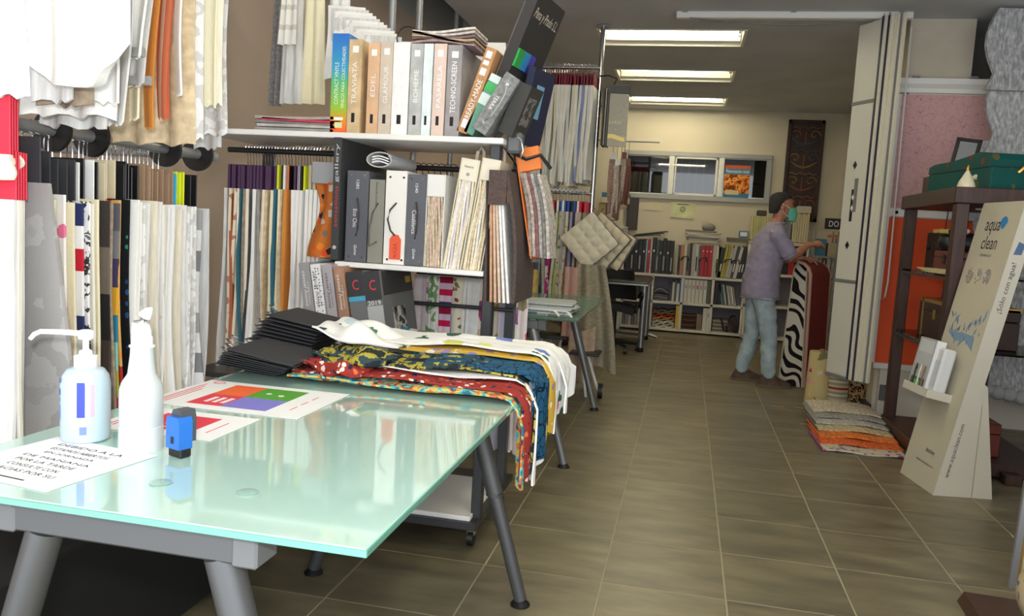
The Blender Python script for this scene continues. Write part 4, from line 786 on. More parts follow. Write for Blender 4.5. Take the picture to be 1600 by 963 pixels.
o = tag(MB().sheet(lambda u, v: (-.045+.11*u+.02*math.sin(v*5)*(1-u), .02*math.sin(u*6+v*3), -.30*v), 8, 10, .012).build('bright_scarf_cloth', pat('orange black patchwork', 'floral', [(190, 110, 50), (40, 40, 46), (226, 130, 40), (196, 186, 170), (226, 80, 40), (120, 110, 100)], 26), None, True, (PY(503, 285, 3.02).x, 3.05, PY(503, 285, 3.05).z)), 'orange, black and grey patchwork cloth hanging beside the gallery book', 'fabric')
o = tag(B((-.05, -.004, -.085), (.05, .004, 0), .001).build('grey_header_card', mat('mid grey card', (150, 152, 154), .6), None, False, (PY(500, 250, 3.0).x, 3.04, PY(500, 252, 3.0).z)), 'plain grey header card beside the gallery book', 'card')
for k in range(12): hanger((PY(603+k*9.5, 245, 3.42).x, 3.44, 1.53), math.pi/2, 'sample on an orange header behind the ribbed books', 'samples on orange headers', C['orange'], NAT[k % 3], w=.2, cw=.2, h=.3, ch=.06, t=.01, hk=mat('dark wire', (50, 46, 44), .5, .6), ct=.012)
LOW = [('lilac', (206, 196, 200), 'plain'), ('plum stripe', None, pat('plum stripe print', 'hbands', [(130, 50, 110), (206, 150, 190), (226, 220, 214)], 12)), ('green wave', None, pat('green wave print', 'damask', [(226, 228, 214), (120, 160, 110), (226, 226, 220)], 20)), ('white', (226, 226, 222), 'plain'), ('magenta zigzag', None, pat('magenta zigzag', 'hbands', [(90, 60, 120), (226, 200, 214), (196, 30, 80), (206, 180, 200), (150, 20, 60)], 7)), ('blue grey', (150, 160, 186), 'plain'), ('cream floral', None, pat('cream tiny floral', 'floral', [(226, 220, 200), (150, 60, 60), (226, 220, 200), (120, 130, 70)], 30)), ('white', (230, 230, 228), 'plain'), ('pale', (222, 224, 222), 'plain'), ('beige peony', None, pat('beige peony print', 'floral', [(214, 202, 186), (150, 60, 110), (190, 170, 140), (206, 190, 190), (214, 202, 186), (236, 226, 226)], 7)), ('yellow bloom', None, pat('yellow bloom print', 'floral', [(220, 214, 196), (190, 170, 40), (60, 60, 60), (220, 214, 196)], 22)), ('lilac stripe', None, pat('lilac stripe print', 'vbands', [(206, 206, 226), (150, 150, 200), (220, 214, 226)], 12)), ('white blossom', None, pat('white blossom print', 'floral', [(226, 224, 214), (110, 150, 110), (130, 90, 150), (226, 224, 214), (226, 224, 214)], 12)), ('pink bloom', None, pat('pink bloom print', 'floral', [(224, 212, 208), (206, 90, 110), (150, 140, 110), (224, 212, 208)], 12))]
for k, (nm, c, p) in enumerate(LOW):
    FB['low'+nm] = mat('low '+nm, c, .9, var=.04, vs=20) if c else p
    e = [(650, 664), (663, 672), (671, 680), (679, 689), (688, 705), (704, 711), (710, 723), (722, 742), (731, 746), (741, 769), (766, 777), (775, 791), (796, 809), (808, 822)][k]
    x0, x1 = PY(e[0], 470, 3.56).x, PY(e[1], 470, 3.56).x
    hanger(((x0+x1)/2, 3.56+.012*(k % 2), 1.1), .12, nm+' fabric sample hanging under the lower shelf', 'samples below the lower shelf', C['black'], FB['low'+nm], w=x1-x0+.012, cw=.05, h=.78, ch=.02, t=.02, L=.03)
# ---- tall curtain lengths behind the books and the stepped samples
for px0, px1, yb, Y, fk, lab in ((436, 462, 70, 3.3, 'tilew', 'white tile embossed panel sample hanging behind the booklets'), (436, 470, 162, 3.36, 'pale', 'pale sheer curtain length hanging behind the booklets'), (462, 506, 162, 3.38, 'cream', 'cream and sand sheer curtain length hanging behind the booklets'), (506, 545, 120, 3.4, 'sheer', 'white sheer curtain length hanging behind the rainbow book'), (420, 441, 165, 3.48, 'felt', 'grey felt strip hanging against the taupe wall')):
    FB.setdefault('tilew', pat('tile emboss', 'hbands', [(232, 230, 222), (232, 230, 222), (232, 230, 222), (206, 202, 190)], 12)); FB.setdefault('felt', mat('grey felt', (140, 138, 136), 1, var=.15, vs=90))
    p0 = PY(px0, yb, Y); p1 = PY(px1, yb, Y); w = p1.x-p0.x; zb = p0.z
    o = thing('hanging_sheer', lab, 'curtain', (p0.x, Y, zb)); MB().sheet(lambda u, v: (w*u*(.6+.4*v)+.03*(1-v), .01*math.sin(u*14+Y*30)*(.4+v), 2.5-zb-(2.5-zb)*v), 14, 6, .005).build('cloth', FB[fk], o, 60)
    B((-.0, -.01, 2.5-zb), (w, .01, 2.53-zb)).build('header', FB[fk], o)
tag(MB().cyl((-1.95, 0, 0), (-1.0, 0, 0), .012).build('sheer_rail', STEEL, None, True, (0, 3.42, 2.53)), 'thin rail above the booklets holding sheer curtains', 'rail')
for k in range(11):
    p = PY(545+k*5.6, 12+k*4.6, 3.38); o = thing('white_sample', ['sheer white', 'pale grey', 'plain white'][k % 3]+' sample in the stepped row behind the sample books', 'fabric sample', (p.x, 3.36, p.z), (0, 0, .25), 'stepped white samples')
    link('cloth', cloth_mesh(.16, .3, .006, k % 5), o, m=FB[['sheer', 'pale', 'white'][k % 3]])
# ---- clamp and hanging orange-headed sample by the shelf end
t = thing('clip_stand', 'grey clip with black straps fixed at the end of the white shelf', 'clip', (SX1+.03, 3.08, Z1-.1))
B((-.01, -.03, .05), (.05, .03, .13), .01).build('clip_body', mat('grey clip plastic', (96, 98, 100), .5), t)
MB().tube([(.02, -.03, .12), (.05, -.04, .1), (.06, -.045, .06), (.05, -.035, .03)], .004, 6).build('wire_loop', CHROME, t, True)
MB().tube([(.0, .0, .06), (.07, -.02, .03), (.12, 0, .05), (.16, .02, 0)], .008, 6).build('strap', BLACK, t, True); MB().tube([(.03, .1, .05), (.04, .12, -.1), (.07, .14, -.3)], .005, 6).build('strap', BLACK, t, True)
pt = PY(806, 234, 3.14)
t = thing('orange_header_sample', 'striped carpet sample book with bright orange header hanging from the clip', 'sample book', (pt.x, 3.14, pt.z), (0, math.radians(-12), math.radians(-6)))
OR = mat('bright orange board', (238, 132, 62), .5)
B((0, 0, -.09), (.09, .03, .0), .002).build('header', OR, t); B((-.004, 0, -.43), (0, .12, .0)).build('side_board', OR, t)
for k in range(6): MB().sheet(lambda u, v, k=k: (.006+.014*k+.01*math.sin(v*4), .002+.1*u, -.09-.33*v-.004*k), 3, 8, .012).build('sample_leaf', mat('carpet leaf%d' % k, [(150, 140, 132), (176, 160, 150), (130, 90, 90), (160, 156, 150), (120, 116, 112), (176, 170, 160)][k], 1, var=.2, vs=70), t, True)
t = thing('orange_header_sample', 'second orange headed sample hidden behind the striped one', 'sample book', (pt.x-.01, 3.3, pt.z-.1), (0, math.radians(-10), 0)); MB().tube([(.02, .01, 0), (-.02, -.1, .1), (-.05, -.19, .16)], .004, 6).build('strap', BLACK, t, True)
B((0, 0, -.09), (.05, .03, .0), .002).build('header', OR, t); MB().sheet(lambda u, v: (.004+.04*u, .01, -.09-.26*v), 4, 6, .02).build('sample_leaf', mat('grey carpet leaf', (120, 116, 110), 1, var=.2, vs=70), t, True)

# ================================================================ pole rack beyond the clear desk
PY2 = 6.85
t = thing('pole_rack', 'floor to ceiling chrome pole rack with two wavy hanger bars', 'rack', (-1.09, PY2, 0))
for x, y in ((.28, .05), (-.31, .0)):
    p = MB().cyl((x, y, .03), (x, y, 2.99), .021, n=16).build('pole', CHROME, t, True)
    MB().lathe([(.06, 2.98), (.06, 2.99), (.03, 2.998), (.03, 3.0)], 20, (x, y, 0)).build('ceiling_plate', STEEL, p, True); MB().lathe([(.055, 0), (.05, .008), (.014, .02), (.014, .05)], 20, (x, y, 0)).build('foot_plate', STEEL, p, True)
for z in (2.64, 1.605):
    MB().cyl((-.31, 0, z), (.28, 0, z), .012).build('bar', CHROME, t, True)
    MB().tube([(-.28+.54*k/60, -.02, z+.018+.012*math.sin(k*1.6)) for k in range(61)], .005, 5).build('wavy_wire', CHROME, t, True)
p2 = MB().cyl((0, 0, .03), (0, 0, 2.99), .02, n=14); p2.lathe([(.055, 2.98), (.055, 2.999), (.03, 3.0)], 20)
tag(p2.build('chrome_pole', CHROME, None, True, (-1.68, 8.05, 0)), 'chrome pole with round ceiling plate standing behind the rack', 'pole')
FB['wh2'] = mat('off white voile', (222, 222, 216), .9, var=.05, vs=25, stretch=(3, 3, .4)); FB['gy2'] = mat('pale grey voile', (206, 208, 206), .9, var=.05, vs=25, stretch=(3, 3, .4)); FB['bl2'] = mat('periwinkle voile', (130, 140, 190), .9); FB['or2'] = mat('orange rust voile', (196, 116, 70), .9); FB['cr2'] = mat('cream voile', (212, 204, 182), .9)
its = []
for k in range(27):
    f = 'or2' if k == 0 else 'bl2' if k == 22 else ['wh2', 'gy2', 'wh2', 'cr2'][k % 4]
    its.append(('wine', f, {'or2': 'orange rust', 'bl2': 'periwinkle blue', 'wh2': 'off white', 'gy2': 'pale grey', 'cr2': 'cream'}[f]+' voile sample under a wine card on the pole rack'))
xrow(-1.37, -.84, PY2, 2.64, its, 'voile samples on wine cards', .80, w=.34, cw=.3, ch=.1, t=.0225, ct=.013)
pal = [('olive', (120, 116, 70)), ('cream', (206, 200, 180)), ('taupe', (136, 128, 116)), ('orange', (206, 100, 50)), ('brick red', (140, 44, 40)), ('gold', (190, 150, 70)), ('red print', None), ('teal', (40, 100, 140)), ('grey', (150, 148, 142)), ('pale grey', (176, 174, 168)), ('pink swirl', None), ('magenta', (170, 50, 110)), ('green print', None), ('lime', (170, 180, 110)), ('multicolour', None), ('silver', (160, 164, 170)), ('orange print', None), ('lilac', (150, 150, 180)), ('navy', (50, 56, 84)), ('pale pink', (200, 176, 170)), ('beige', (196, 186, 160)), ('stone', (150, 144, 130))]
PP = {'red print': pat('red brown print', 'blotch', [(110, 40, 36), (176, 80, 50), (60, 40, 40), (196, 150, 90)], 12), 'pink swirl': pat('pink swirl print', 'damask', [(196, 60, 120), (226, 220, 214), (140, 60, 120)], 16), 'green print': pat('green leaf cloth', 'floral', [(200, 200, 180), (60, 140, 90), (200, 200, 180)], 22), 'multicolour': pat('multi print', 'floral', [(196, 186, 170), (206, 100, 40), (60, 90, 150), (176, 40, 60), (90, 140, 80)], 20), 'orange print': pat('orange bits print', 'floral', [(206, 196, 180), (214, 110, 40), (206, 160, 60)], 20)}
cds = ['white', 'black', 'white', 'orange', 'white', 'red', 'white', 'black', 'white', 'white', 'blue', 'red', 'white', 'blue', 'white', 'blue', 'blue', 'black', 'blue', 'white', 'red', 'red']
for k, (nm, c) in enumerate(pal):
    fm = PP.get(nm) or mat('hang '+nm, c, .9, var=.08, vs=20)
    hanger((-1.40+.56*k/21, PY2, 1.605), math.pi/2+random.uniform(-.1, .1), nm+' fabric sample on the lower bar of the pole rack', 'coloured samples on the pole rack', C[cds[k]], fm, w=.34, cw=.3, ch=.09, h=.86+random.uniform(-.06, .1), t=.024, ct=.018)
# hanging things at the pole
t = thing('blind_sample_board', 'grey sample board with black header and gilt lettering hanging from the pole', 'sample board', (-.74, 6.80, 2.0), (0, 0, math.radians(8)))
B((0, 0, 0), (.19, .012, .43), .002).build('board', mat('grey weave board', (176, 174, 160), .7, var=.06, vs=60), t); B((-.002, -.002, .43), (.192, .014, .5), .002).build('header', BLACK, t)
MB().tube([(.06, 0, .5), (.08, 0, .55), (.02, .05, .58), (-.06, .08, .58)], .006, 6).build('hook', BLACK, t, True); text('Luz & Sol', .1, .03, FLAT((.09, -.001, .2)), mat('gilt print', (236, 226, 170), .4), t, shear=.3)
MB().sheet(lambda u, v: (.01+.165*u, -.004, .055+.035*v+.012*math.sin(u*5)), 10, 3, .002).build('gold_wave', mat('gold foil', (236, 214, 110), .3), t, True)
for k in range(3): tag(B((0, 0, 0), (.012, .19, .46), .002).build('dark_sample_board', rbm('dark board%d' % k, [(70, 62, 60), (150, 148, 140), (90, 84, 84)][k]), None, False, (-.755+.018*k, 6.74, 2.0)), ['brown', 'grey', 'dark mauve'][k]+' edged sample board hanging edge-on at the pole', 'sample board')
for k in range(5):
    c = [(150, 124, 110), (176, 168, 156), (120, 92, 80), (160, 150, 140), (110, 70, 60)][k]; p = PY(958+k*6, 238+(k % 3)*10, 7.1); dz = 2.075-p.z
    o = thing('fringe_strip', ['pink brown', 'pale', 'chestnut', 'stone', 'dark rust'][k]+' fringe trim strip hanging behind the pole', 'trim sample', (p.x, 7.1, p.z), group='fringe strips behind the pole')
    B((-.02, -.006, -.06), (.02, .006, 0), .001).build('header', WPAINT if k < 2 else mat('brown header', (110, 70, 50), .6), o); MB().tube([(0, 0, 0), (0, 0, dz)], .002, 5).build('cord', BLACK, o); link('fringe', cloth_mesh(.05, .46-.03*k, .012, k), o, (0, 0, -.06), m=mat('fringe%d' % k, c, 1, var=.2, vs=80))
t = thing('trim_hanger', 'short steel bar with trim strips behind the chrome pole', 'rail', (-.84, 7.1, 0)); MB().cyl((0, 0, 2.08), (.55, 0, 2.08), .008).build('bar', STEEL, t, True); MB().cyl((0, 0, .0), (0, 0, 2.08), .01).build('post', STEEL, t, True)
# quilted squares hung by a corner
QW = mat('ivory quilt', (214, 208, 186), .8, bump=.1, bs=90); QB = mat('quilt backing', (112, 104, 96), .9); QC = mat('cream quilt', (206, 196, 168), .85)
def quilt(lab, px, s, m, Y, rz, tilt):
    p = PY(*px, Y); t = thing('quilted_sample', lab, 'quilt sample', p, (0, tilt, rz), 'quilted squares at the pole')
    def fn(u, v):
        a, b2 = (u-.5)*s*1.41*.5*2, (v-.5)*s*1.41*.5*2
        x = (a-b2)*.5; z = -(a+b2)*.5-s*.707; q = abs(math.sin(u*4*math.pi))*abs(math.sin(v*4*math.pi))
        return (x, -.024*q-.02*math.sin(u*2), z)
    MB().sheet(fn, 24, 24, .012).build('quilted_face', m, t, True)
    MB().sheet(lambda u, v: (((u-.5)-(v-.5))*s*.7+.012, .016, -((u-.5)+(v-.5))*s*.7-s*.707), 4, 4, .006).build('backing', QB, t)
    MB().tube([(0, 0, -.01), (0, 0, .02), (.01, 0, .03), (.02, 0, .02)], .003, 5).build('hook', BLACK, t)
quilt('cream plain square sample hanging behind the quilted one', (940, 332), .34, QC, 6.72, -.25, -.12)
quilt('small cream square sample peeping lowest behind the quilted ones', (948, 345), .3, QC, 6.78, -.2, -.3)
quilt('ivory diamond quilted square hanging by its corner from the pole', (926, 331), .335, QW, 6.6, .05, .05)
# long beige curtain gathered at the pole and the things on the clear desk
p0 = PY(902, 412, 6.3)
t = thing('draped_beige_curtain', 'long beige grey curtain gathered beside the clear glass desk', 'curtain', (p0.x, 6.3, p0.z))
MB().sheet(lambda u, v: (.0+(.22+.13*v)*u+.02*math.sin(v*3)*u, .05*math.sin(u*11+.6)*(.6+.4*v)+.1*u*v, -.86*v+.12*v*(1-u)*(1 if v > .6 else v)), 30, 14, .008).build('cloth', mat('beige grey slub', (150, 142, 122), .95, var=.1, vs=26, stretch=(1, 1, 3)), t, True)
MB().sheet(lambda u, v: (.2*u-.02, -.04+.03*math.sin(u*8), -.48-.4*v-.08*(1-u)), 14, 8, .008).build('lower_fold', mat('pinkish beige cloth', (176, 154, 134), .95, var=.06, vs=20), t, True)
MB().sheet(lambda u, v: (-.09+.1*u, .02*math.sin(u*6), -.03-.55*v), 6, 6, .008).build('pink_fold', mat('dusty pink cloth', (186, 150, 140), .95), t, True)
for k in range(9):
    c_ = PZ(852, 487, TZ); x, y = c_.x-.1+random.uniform(-.02, .02), c_.y+random.uniform(-.02, .02)
    tag(MB().box((-.16, -.13, 0), (.16, .13, .006), .001).build('document_stack', [PAPER, mat('pale blue paper', (196, 210, 216), .8), mat('grey paper', (170, 174, 176), .8)][k % 3], None, False, (x+.1, y+.1*(k > 5), TZ+.0005+.0065*k), (0, 0, random.uniform(-.12, .12))), ['white', 'pale blue', 'grey'][k % 3]+' paper booklet in the pile on the clear desk', 'booklet', 'papers on the clear desk')
tag(MB().sheet(lambda u, v: (.14*u, .06*v, .002+.03*abs(math.sin(u*6.3))), 14, 2, .002).build('napkin', PAPER, None, True, (-.72, 4.34, TZ)), 'folded white paper tents near the corner of the clear desk', 'paper')
tag(B((0, 0, 0), (.12, .09, .006), .001).build('blue_card', mat('steel blue card', (90, 116, 136), .6), None, False, (-.9, 4.42, TZ+.001), (0, 0, .3)), 'steel blue card lying beside the papers on the clear desk', 'card')
for k, (px, py) in enumerate(((808, 470), (822, 462))):
    p = PY(px, py, 6.3); tag(MB().lathe([(.075-.01*k, 0), (.08-.01*k, .1), (.075-.01*k, .42), (.05, .44)], 16).build('fabric_roll', mat('straw yellow cloth', (190, 166, 96), .9, var=.1, vs=20), None, True, (p.x, 6.35+.1*k, TZ-.0+.0-.3)), 'straw yellow cloth roll standing behind the clear desk', 'roll', 'straw yellow rolls')
# folding trolley behind the clear desk
t = thing('folding_trolley', 'small folding trolley with black wheels beside the beige curtain', 'trolley', (-.62, 6.25, 0))
for x, y in ((.05, 0), (-.1, .3)):
    w = MB().cyl((x-.016, y, .06), (x+.016, y, .06), .058, n=22).build('wheel', BLACK, t, True); MB().cyl((x-.02, y, .06), (x+.02, y, .06), .025, n=14).build('hub', STEEL, w, True)
for a, c in (((.03, 0, .06), (-.06, -.05, .34)), ((-.05, -.1, .02), (-.1, -.12, .36)), ((-.12, .3, .06), (-.1, .2, .36))): MB().cyl(a, c, .011).build('strut', WPAINT, t, True)
B((-.2, -.12, .34), (.03, .3, .36), .006).build('platform', DKSTEEL, t)
t = thing('folding_trolley', 'grey folded stand with pale struts under the hanging samples', 'stand', (-1.15, 6.5, 0))
for k in range(4): MB().cyl((-.1+.08*k, 0, .01), (-.04+.08*k, .12, .42), .011).build('strut', WPAINT if k % 2 else STEEL, t, True)
B((-.16, -.02, .4), (.26, .2, .43), .004).build('top_frame', DKSTEEL, t)
# tall hanging red and white curtain ends under the desk
for k, (x, c, lab, zb) in enumerate(((-1.0, (170, 30, 44), 'long crimson cloth end hanging low under the clear desk', .3), (-.92, (206, 202, 194), 'long off white cloth end hanging low under the clear desk', .42), (-.86, (190, 186, 176), 'long stone cloth end hanging low under the clear desk', .4), (-1.1, (176, 156, 136), 'long tan cloth end hanging low under the clear desk', .45))):
    o = thing('long_cloth', lab, 'fabric', (x, 7.1, zb)); link('cloth', cloth_mesh(.07 if k == 0 else .1, .8, .02, k), o, (0, 0, .8), m=mat('long%d' % k, c, .9)); MB().tube([(0, 0, .8), (0, .0, .84), (0, .02, .85)], .003, 5).build('hook', CHROME, o)

# ================================================================ far end: black table, chair, cube shelves
t = thing('black_table', 'black topped table on silver tubular T-legs', 'table', (-.85, 9.5, 0))
B((-.5, -.68, .74), (.48, .7, .775), .006).build('tabletop', mat('black tabletop', (30, 30, 32), .3), t); B((-.5, -.685, .735), (.485, .705, .752), .004).build('edge_band', STEEL, t)
for x, y in ((.44, -.55), (.44, .55), (-.4, -.55), (-.4, .55)):
    l = MB().cyl((x, y, .04), (x, y, .735), .034, n=18).build('leg', mat('silver leg', (150, 152, 154), .28, .8), t, True); MB().lathe([(.03, 0), (.036, .01), (.036, .05)], 16, (x, y, 0)).build('foot', BLACK, l, True)
MB().tube([(-.45, .58, .05), (0, .58, .075), (.5, .58, .06), (.58, .58, .035)], .022, 8).build('foot_bar', _M['silver leg'], t, True)
t = thing('office_chair', 'black office chair with curved back and star base', 'chair', (-.72, 8.75, 0))
MB().sheet(lambda u, v: ((u-.5)*.44, -.03+.42*v, .46+.03*math.cos((u-.5)*4)), 10, 6, .07).build('seat', mat('black upholstery', (20, 20, 22), .7), t, True)
MB().sheet(lambda u, v: ((u-.5)*.42*(1-.25*v), .42+.06*math.cos((u-.5)*3), .55+.33*v), 10, 8, .05).build('backrest', _M['black upholstery'], t, True)
MB().cyl((0, .18, .1), (0, .18, .44), .03).build('gas_stem', BLACK, t, True)
MB().tube([(.24, 0, .44), (.3, 0, .62), (.29, .25, .66), (.25, .36, .6)], .02, 8).build('armrest', BLACK, t, True)
for k in range(5):
    a = k*2*math.pi/5+.3; e = (.28*math.cos(a), .18+.28*math.sin(a)); s = MB().tube([(0, .18, .11), (e[0], e[1], .08)], [.026, .016], 8).build('base_arm', BLACK, t, True)
    MB().cyl((e[0]-.02, e[1], .03), (e[0]+.02, e[1], .03), .029, n=14).build('castor', BLACK, s, True)
for lab, c, s, m in (('crumpled silver foil on the black table', (-1.02, 8.95, .78), (.07, .05, .03), mat('silver foil', (190, 190, 190), .25, .7)), ('dark bundle of cloth on the black table', (-.92, 9.35, .78), (.09, .1, .03), mat('ink blue cloth', (30, 32, 48), .8))):
    o = MB(); o.sheet(lambda u, v, c=c, s=s: ((u-.5)*2*s[0], (v-.5)*2*s[1], .006+s[2]*(1-abs(2*u-1))*(1-abs(2*v-1))*1.6*(1+.8*noise.noise(Vector((u*6, v*6, c[0]))))), 12, 12, .006); tag(o.build('table_clutter', m, None, True, c), lab, 'clutter')
for k in range(6): tag(MB().tube([(-.05+.0, -.1+.03*k, .008), (.05, -.08+.03*k, .01+.008*(k % 2)), (.12, -.1+.035*k, .008)], .008, 6).build('straw_rope', mat('straw cord', (196, 180, 130), .9), None, True, (-.66, 9.35, .776)), 'straw coloured cord length on the black table', 'cord', 'straw cords on the black table')
# cube shelf
CW = mat('white cube shelf', (216, 212, 200), .5)
def cube_shelf(lab, x0, cols, rows, cw, z0, ch, y0=11.0, d=.38, th=.035):
    t = thing('cube_shelf', lab, 'shelf', (x0, y0, 0)); W_ = cols*cw; H_ = rows*ch
    for r in range(rows+1): B((-th/2, 0, z0+r*ch-(th/2)), (W_+th/2, d, z0+r*ch+th/2), .002).build('shelf_board', CW, t)
    for c in range(cols+1): B((c*cw-(th/2), 0, z0), (c*cw+th/2, d, z0+H_), .002).build('divider', CW, t)
    B((-th/2, d-.008, z0), (W_+th/2, d, z0+H_)).build('back_panel', mat('lilac grey back panel', (140, 136, 144), .8), t); return t
cube_shelf('white two row cube shelf below the interior window', -.80, 4, 2, .395, .04, .36)
cube_shelf('white tall cube shelf standing behind the black table', -1.22, 1, 3, .40, .04, .44, y0=10.95)
cube_shelf('white cube shelf behind the man with red and black binders', .80, 2, 3, .36, .04, .41, y0=10.9)
tag(B((0, 0, 0), (.07, .38, .70), .004).build('upright_partition', CW, None, False, (-.87, 10.9, 0)), 'plain white upright panel beside the cube shelf', 'panel')
def bk(lab, x, y, z, th, h, d, c, grp, tilt=0, name='binder', mark=None):
    q = MB(); q.box((0, 0, 0), (th, .004, h), .001); q.box((0, .004, 0), (.003, d, h)); q.box((th-.003, .004, 0), (th, d, h)); q.k = 1; q.box((.003, .004, .003), (th-.003, d-.006, h-.004))
    o = q.build(name, [rbm('far %d %d %d' % tuple(c), c, rough=.5), PAPER], None, False, (x, y, z), (0, tilt, 0)); tag(o, lab, 'book', grp)
    if mark: B((th*.3, -.001, h*mark[0]), (th*.7, 0, h*mark[1])).build('spine_label', mark[2], o)
    return o
ZT = .04+.72+.018
x = -.785
GRY = mat('grey mark', (150, 150, 150), .6)
def cname(c):
    r, g, b2 = c
    if max(c)-min(c) < 24: return 'black' if max(c) < 60 else 'grey' if max(c) < 170 else 'white'
    if r > 150 and g < 90: return 'red'
    if b2 > r+20 and b2 > 120: return 'pale blue' if r > 110 else 'blue'
    if r > 150 and g > 130 and b2 < 110: return 'yellow'
    if g > r and g > b2: return 'green'
    return 'tan' if r > 120 else 'dark'
rowA = [(.06, (24, 24, 26)), (.05, (26, 26, 28)), (.055, (24, 24, 26)), (.05, (30, 28, 30)), (.045, (26, 26, 28)), (.025, (126, 176, 190)), (.035, (180, 24, 36)), (.025, (206, 204, 200)), (.05, (30, 32, 34)), (.045, (64, 74, 80)), (.04, (28, 30, 30)), (.05, (24, 34, 32)), (.05, (26, 30, 32)), (.05, (22, 24, 24))]
for k, (w, c) in enumerate(rowA):
    bk(cname(c)+' binder standing in the row of tall dark binders', x, 11.0, ZT, w-.004, .46+random.uniform(-.02, .02), .3, c, 'tall binders on the cube shelf', mark=(.1, .5, GRY) if k % 2 else (.6, .66, WINK)); x += w
x += .03
rowB = [(.03, (170, 166, 150)), (.03, (60, 60, 60)), (.05, (176, 120, 84)), (.03, (206, 204, 198)), (.04, (120, 118, 112)), (.03, (40, 40, 42)), (.04, (176, 174, 166)), (.045, (196, 194, 188)), (.03, (90, 90, 90)), (.05, (176, 28, 36)), (.05, (170, 26, 34)), (.05, (178, 30, 38)), (.04, (190, 188, 180)), (.035, (206, 204, 196)), (.04, (60, 62, 60))]
for k, (w, c) in enumerate(rowB):
    bk(cname(c)+' sample book in the mixed row beside the red binders' if cname(c) != 'red' else 'red binder with white dots and gold swoosh on the cube shelf', x, 11.0, ZT, w-.003, .42+random.uniform(-.03, .02) if cname(c) != 'red' else .41, .28, c, 'mixed books on the cube shelf', mark=(.8, .84, WINK) if cname(c) == 'red' else ((.15, .6, INK) if k % 3 == 1 else None)); x += w
for w, c, tl in ((.03, (150, 170, 40), .06), (.04, (40, 40, 40), .1), (.035, (176, 168, 70), .12), (.035, (170, 150, 60), .14), (.03, (190, 188, 180), .15), (.04, (180, 178, 172), .16), (.04, (70, 70, 70), .17), (.045, (206, 204, 198), .18), (.04, (40, 40, 42), .16), (.04, (30, 30, 32), .14)):
    x += .008; bk(cname(c)+' sample book leaning in the row nearest the man', x-.07, 11.0, ZT+.008, w-.004, .41+random.uniform(-.02, .03), .28, c, 'leaning books on the cube shelf', tilt=tl, mark=(.2, .45, WINK) if max(c) < 90 else None)
    x += w-.012
# black straps on some books
bl = [o for o in COL.objects if o.get('group') in ('mixed books on the cube shelf', 'leaning books on the cube shelf')]
for k in (2, 8, 17, 20): MB().tube([(.01, 0, .2), (.03, -.03, .24), (.09, -.035, .26), (.11, -.02, .2)], .009, 6).build('strap', BLACK, bl[k], True)
# flat piles on top
for k in range(7):
    tag(MB().box((-.2, -.13, 0), (.2+.02*(k % 2), .13, .022), .003).build('flat_booklet', rbm('pile %d' % (k % 4), [(206, 202, 190), (176, 172, 160), (120, 118, 112), (196, 190, 170)][k % 4]), None, False, (.2+.03*math.sin(k*3), 11.14, ZT+.45+.0225*k), (0, 0, .1*math.sin(k*2))), ['cream', 'stone', 'grey', 'sand'][k % 4]+' booklet in the flat pile on top of the book row', 'booklet', 'flat pile on the book row')
tag(MB().ball((0, 0, .05), (.09, .07, .06), 10, 6).build('crumpled_cloth', mat('grey crumple', (130, 126, 120), .9, bump=1, bs=14), None, True, (.27, 11.12, ZT+.6)), 'crumpled grey cloth crowning the flat pile', 'cloth')
for k in range(3): tag(B((-.2, -.12, 0), (.2, .12, .012), .002).build('dark_folder', rbm('dk folder', (40, 40, 42)), None, False, (-.55+.04*k, 11.15, ZT+.488+.02*k), (0, -.1-.03*k, .12*k)), 'black folder lying across the tall binders', 'folder', 'black folders on the binders')
for k in range(2): tag(B((-.14, -.1, 0), (.14, .1, .03), .003).build('flat_box', rbm('flatbox', (110, 104, 92)), None, False, (.66, 11.1, ZT+.475+.031*k), (0, 0, .05*k)), 'flat brown box on the leaning books', 'box', 'flat brown boxes')
t = thing('soap_box', 'small blue box with white label on the leaning books', 'box', (.72, 11.05, ZT+.54)); B((-.06, -.03, 0), (.06, .03, .09), .006).build('carton', mat('blue carton', (44, 110, 170), .5), t); B((-.045, -.032, .02), (.045, -.029, .075), .001).build('label', PAPER, t)
# cells
def cell(c, r): return -.80+c*.395+.02, .04+r*.36+.019
xx, zz = cell(1, 1)
t = thing('folded_blankets', 'grey folded cloth pile inside the cube shelf', 'cloth pile', (xx+.1, 11.15, zz))
for k in range(4): MB().sheet(lambda u, v, k=k: ((u-.5)*.19, -.1+.2*v, .015+k*.03+.006*math.sin(u*6)+(.05*math.sin(u*3.14) if k == 3 else 0)), 8, 3, .026).build('fold', mat('slate fold%d' % (k % 2), [(90, 90, 98), (120, 118, 124)][k % 2], .9), t, True)
for k, c in enumerate(((60, 60, 64), (206, 202, 190), (90, 90, 90), (220, 214, 200), (50, 100, 170))): bk(cname(c)+' slim book beside the grey cloth pile', xx+.215+.03*k, 11.03, zz, .028, .24+.02*(k % 3)+(.05 if k == 4 else 0), .25, c, 'slim books in the upper cell')
xx, zz = cell(2, 1)
for k in range(7): bk('white catalogue with grey arrow mark in the cube shelf' if k not in (6,) else 'dark grey catalogue closing the white row', xx+.004+.05*k, 11.02, zz, .046, .31, .27, (206, 204, 196) if k < 6 else (90, 88, 84), 'white catalogues in the upper cell', mark=(.6, .75, GRY if k != 3 else RED) if k < 6 else None)
xx, zz = cell(3, 1)
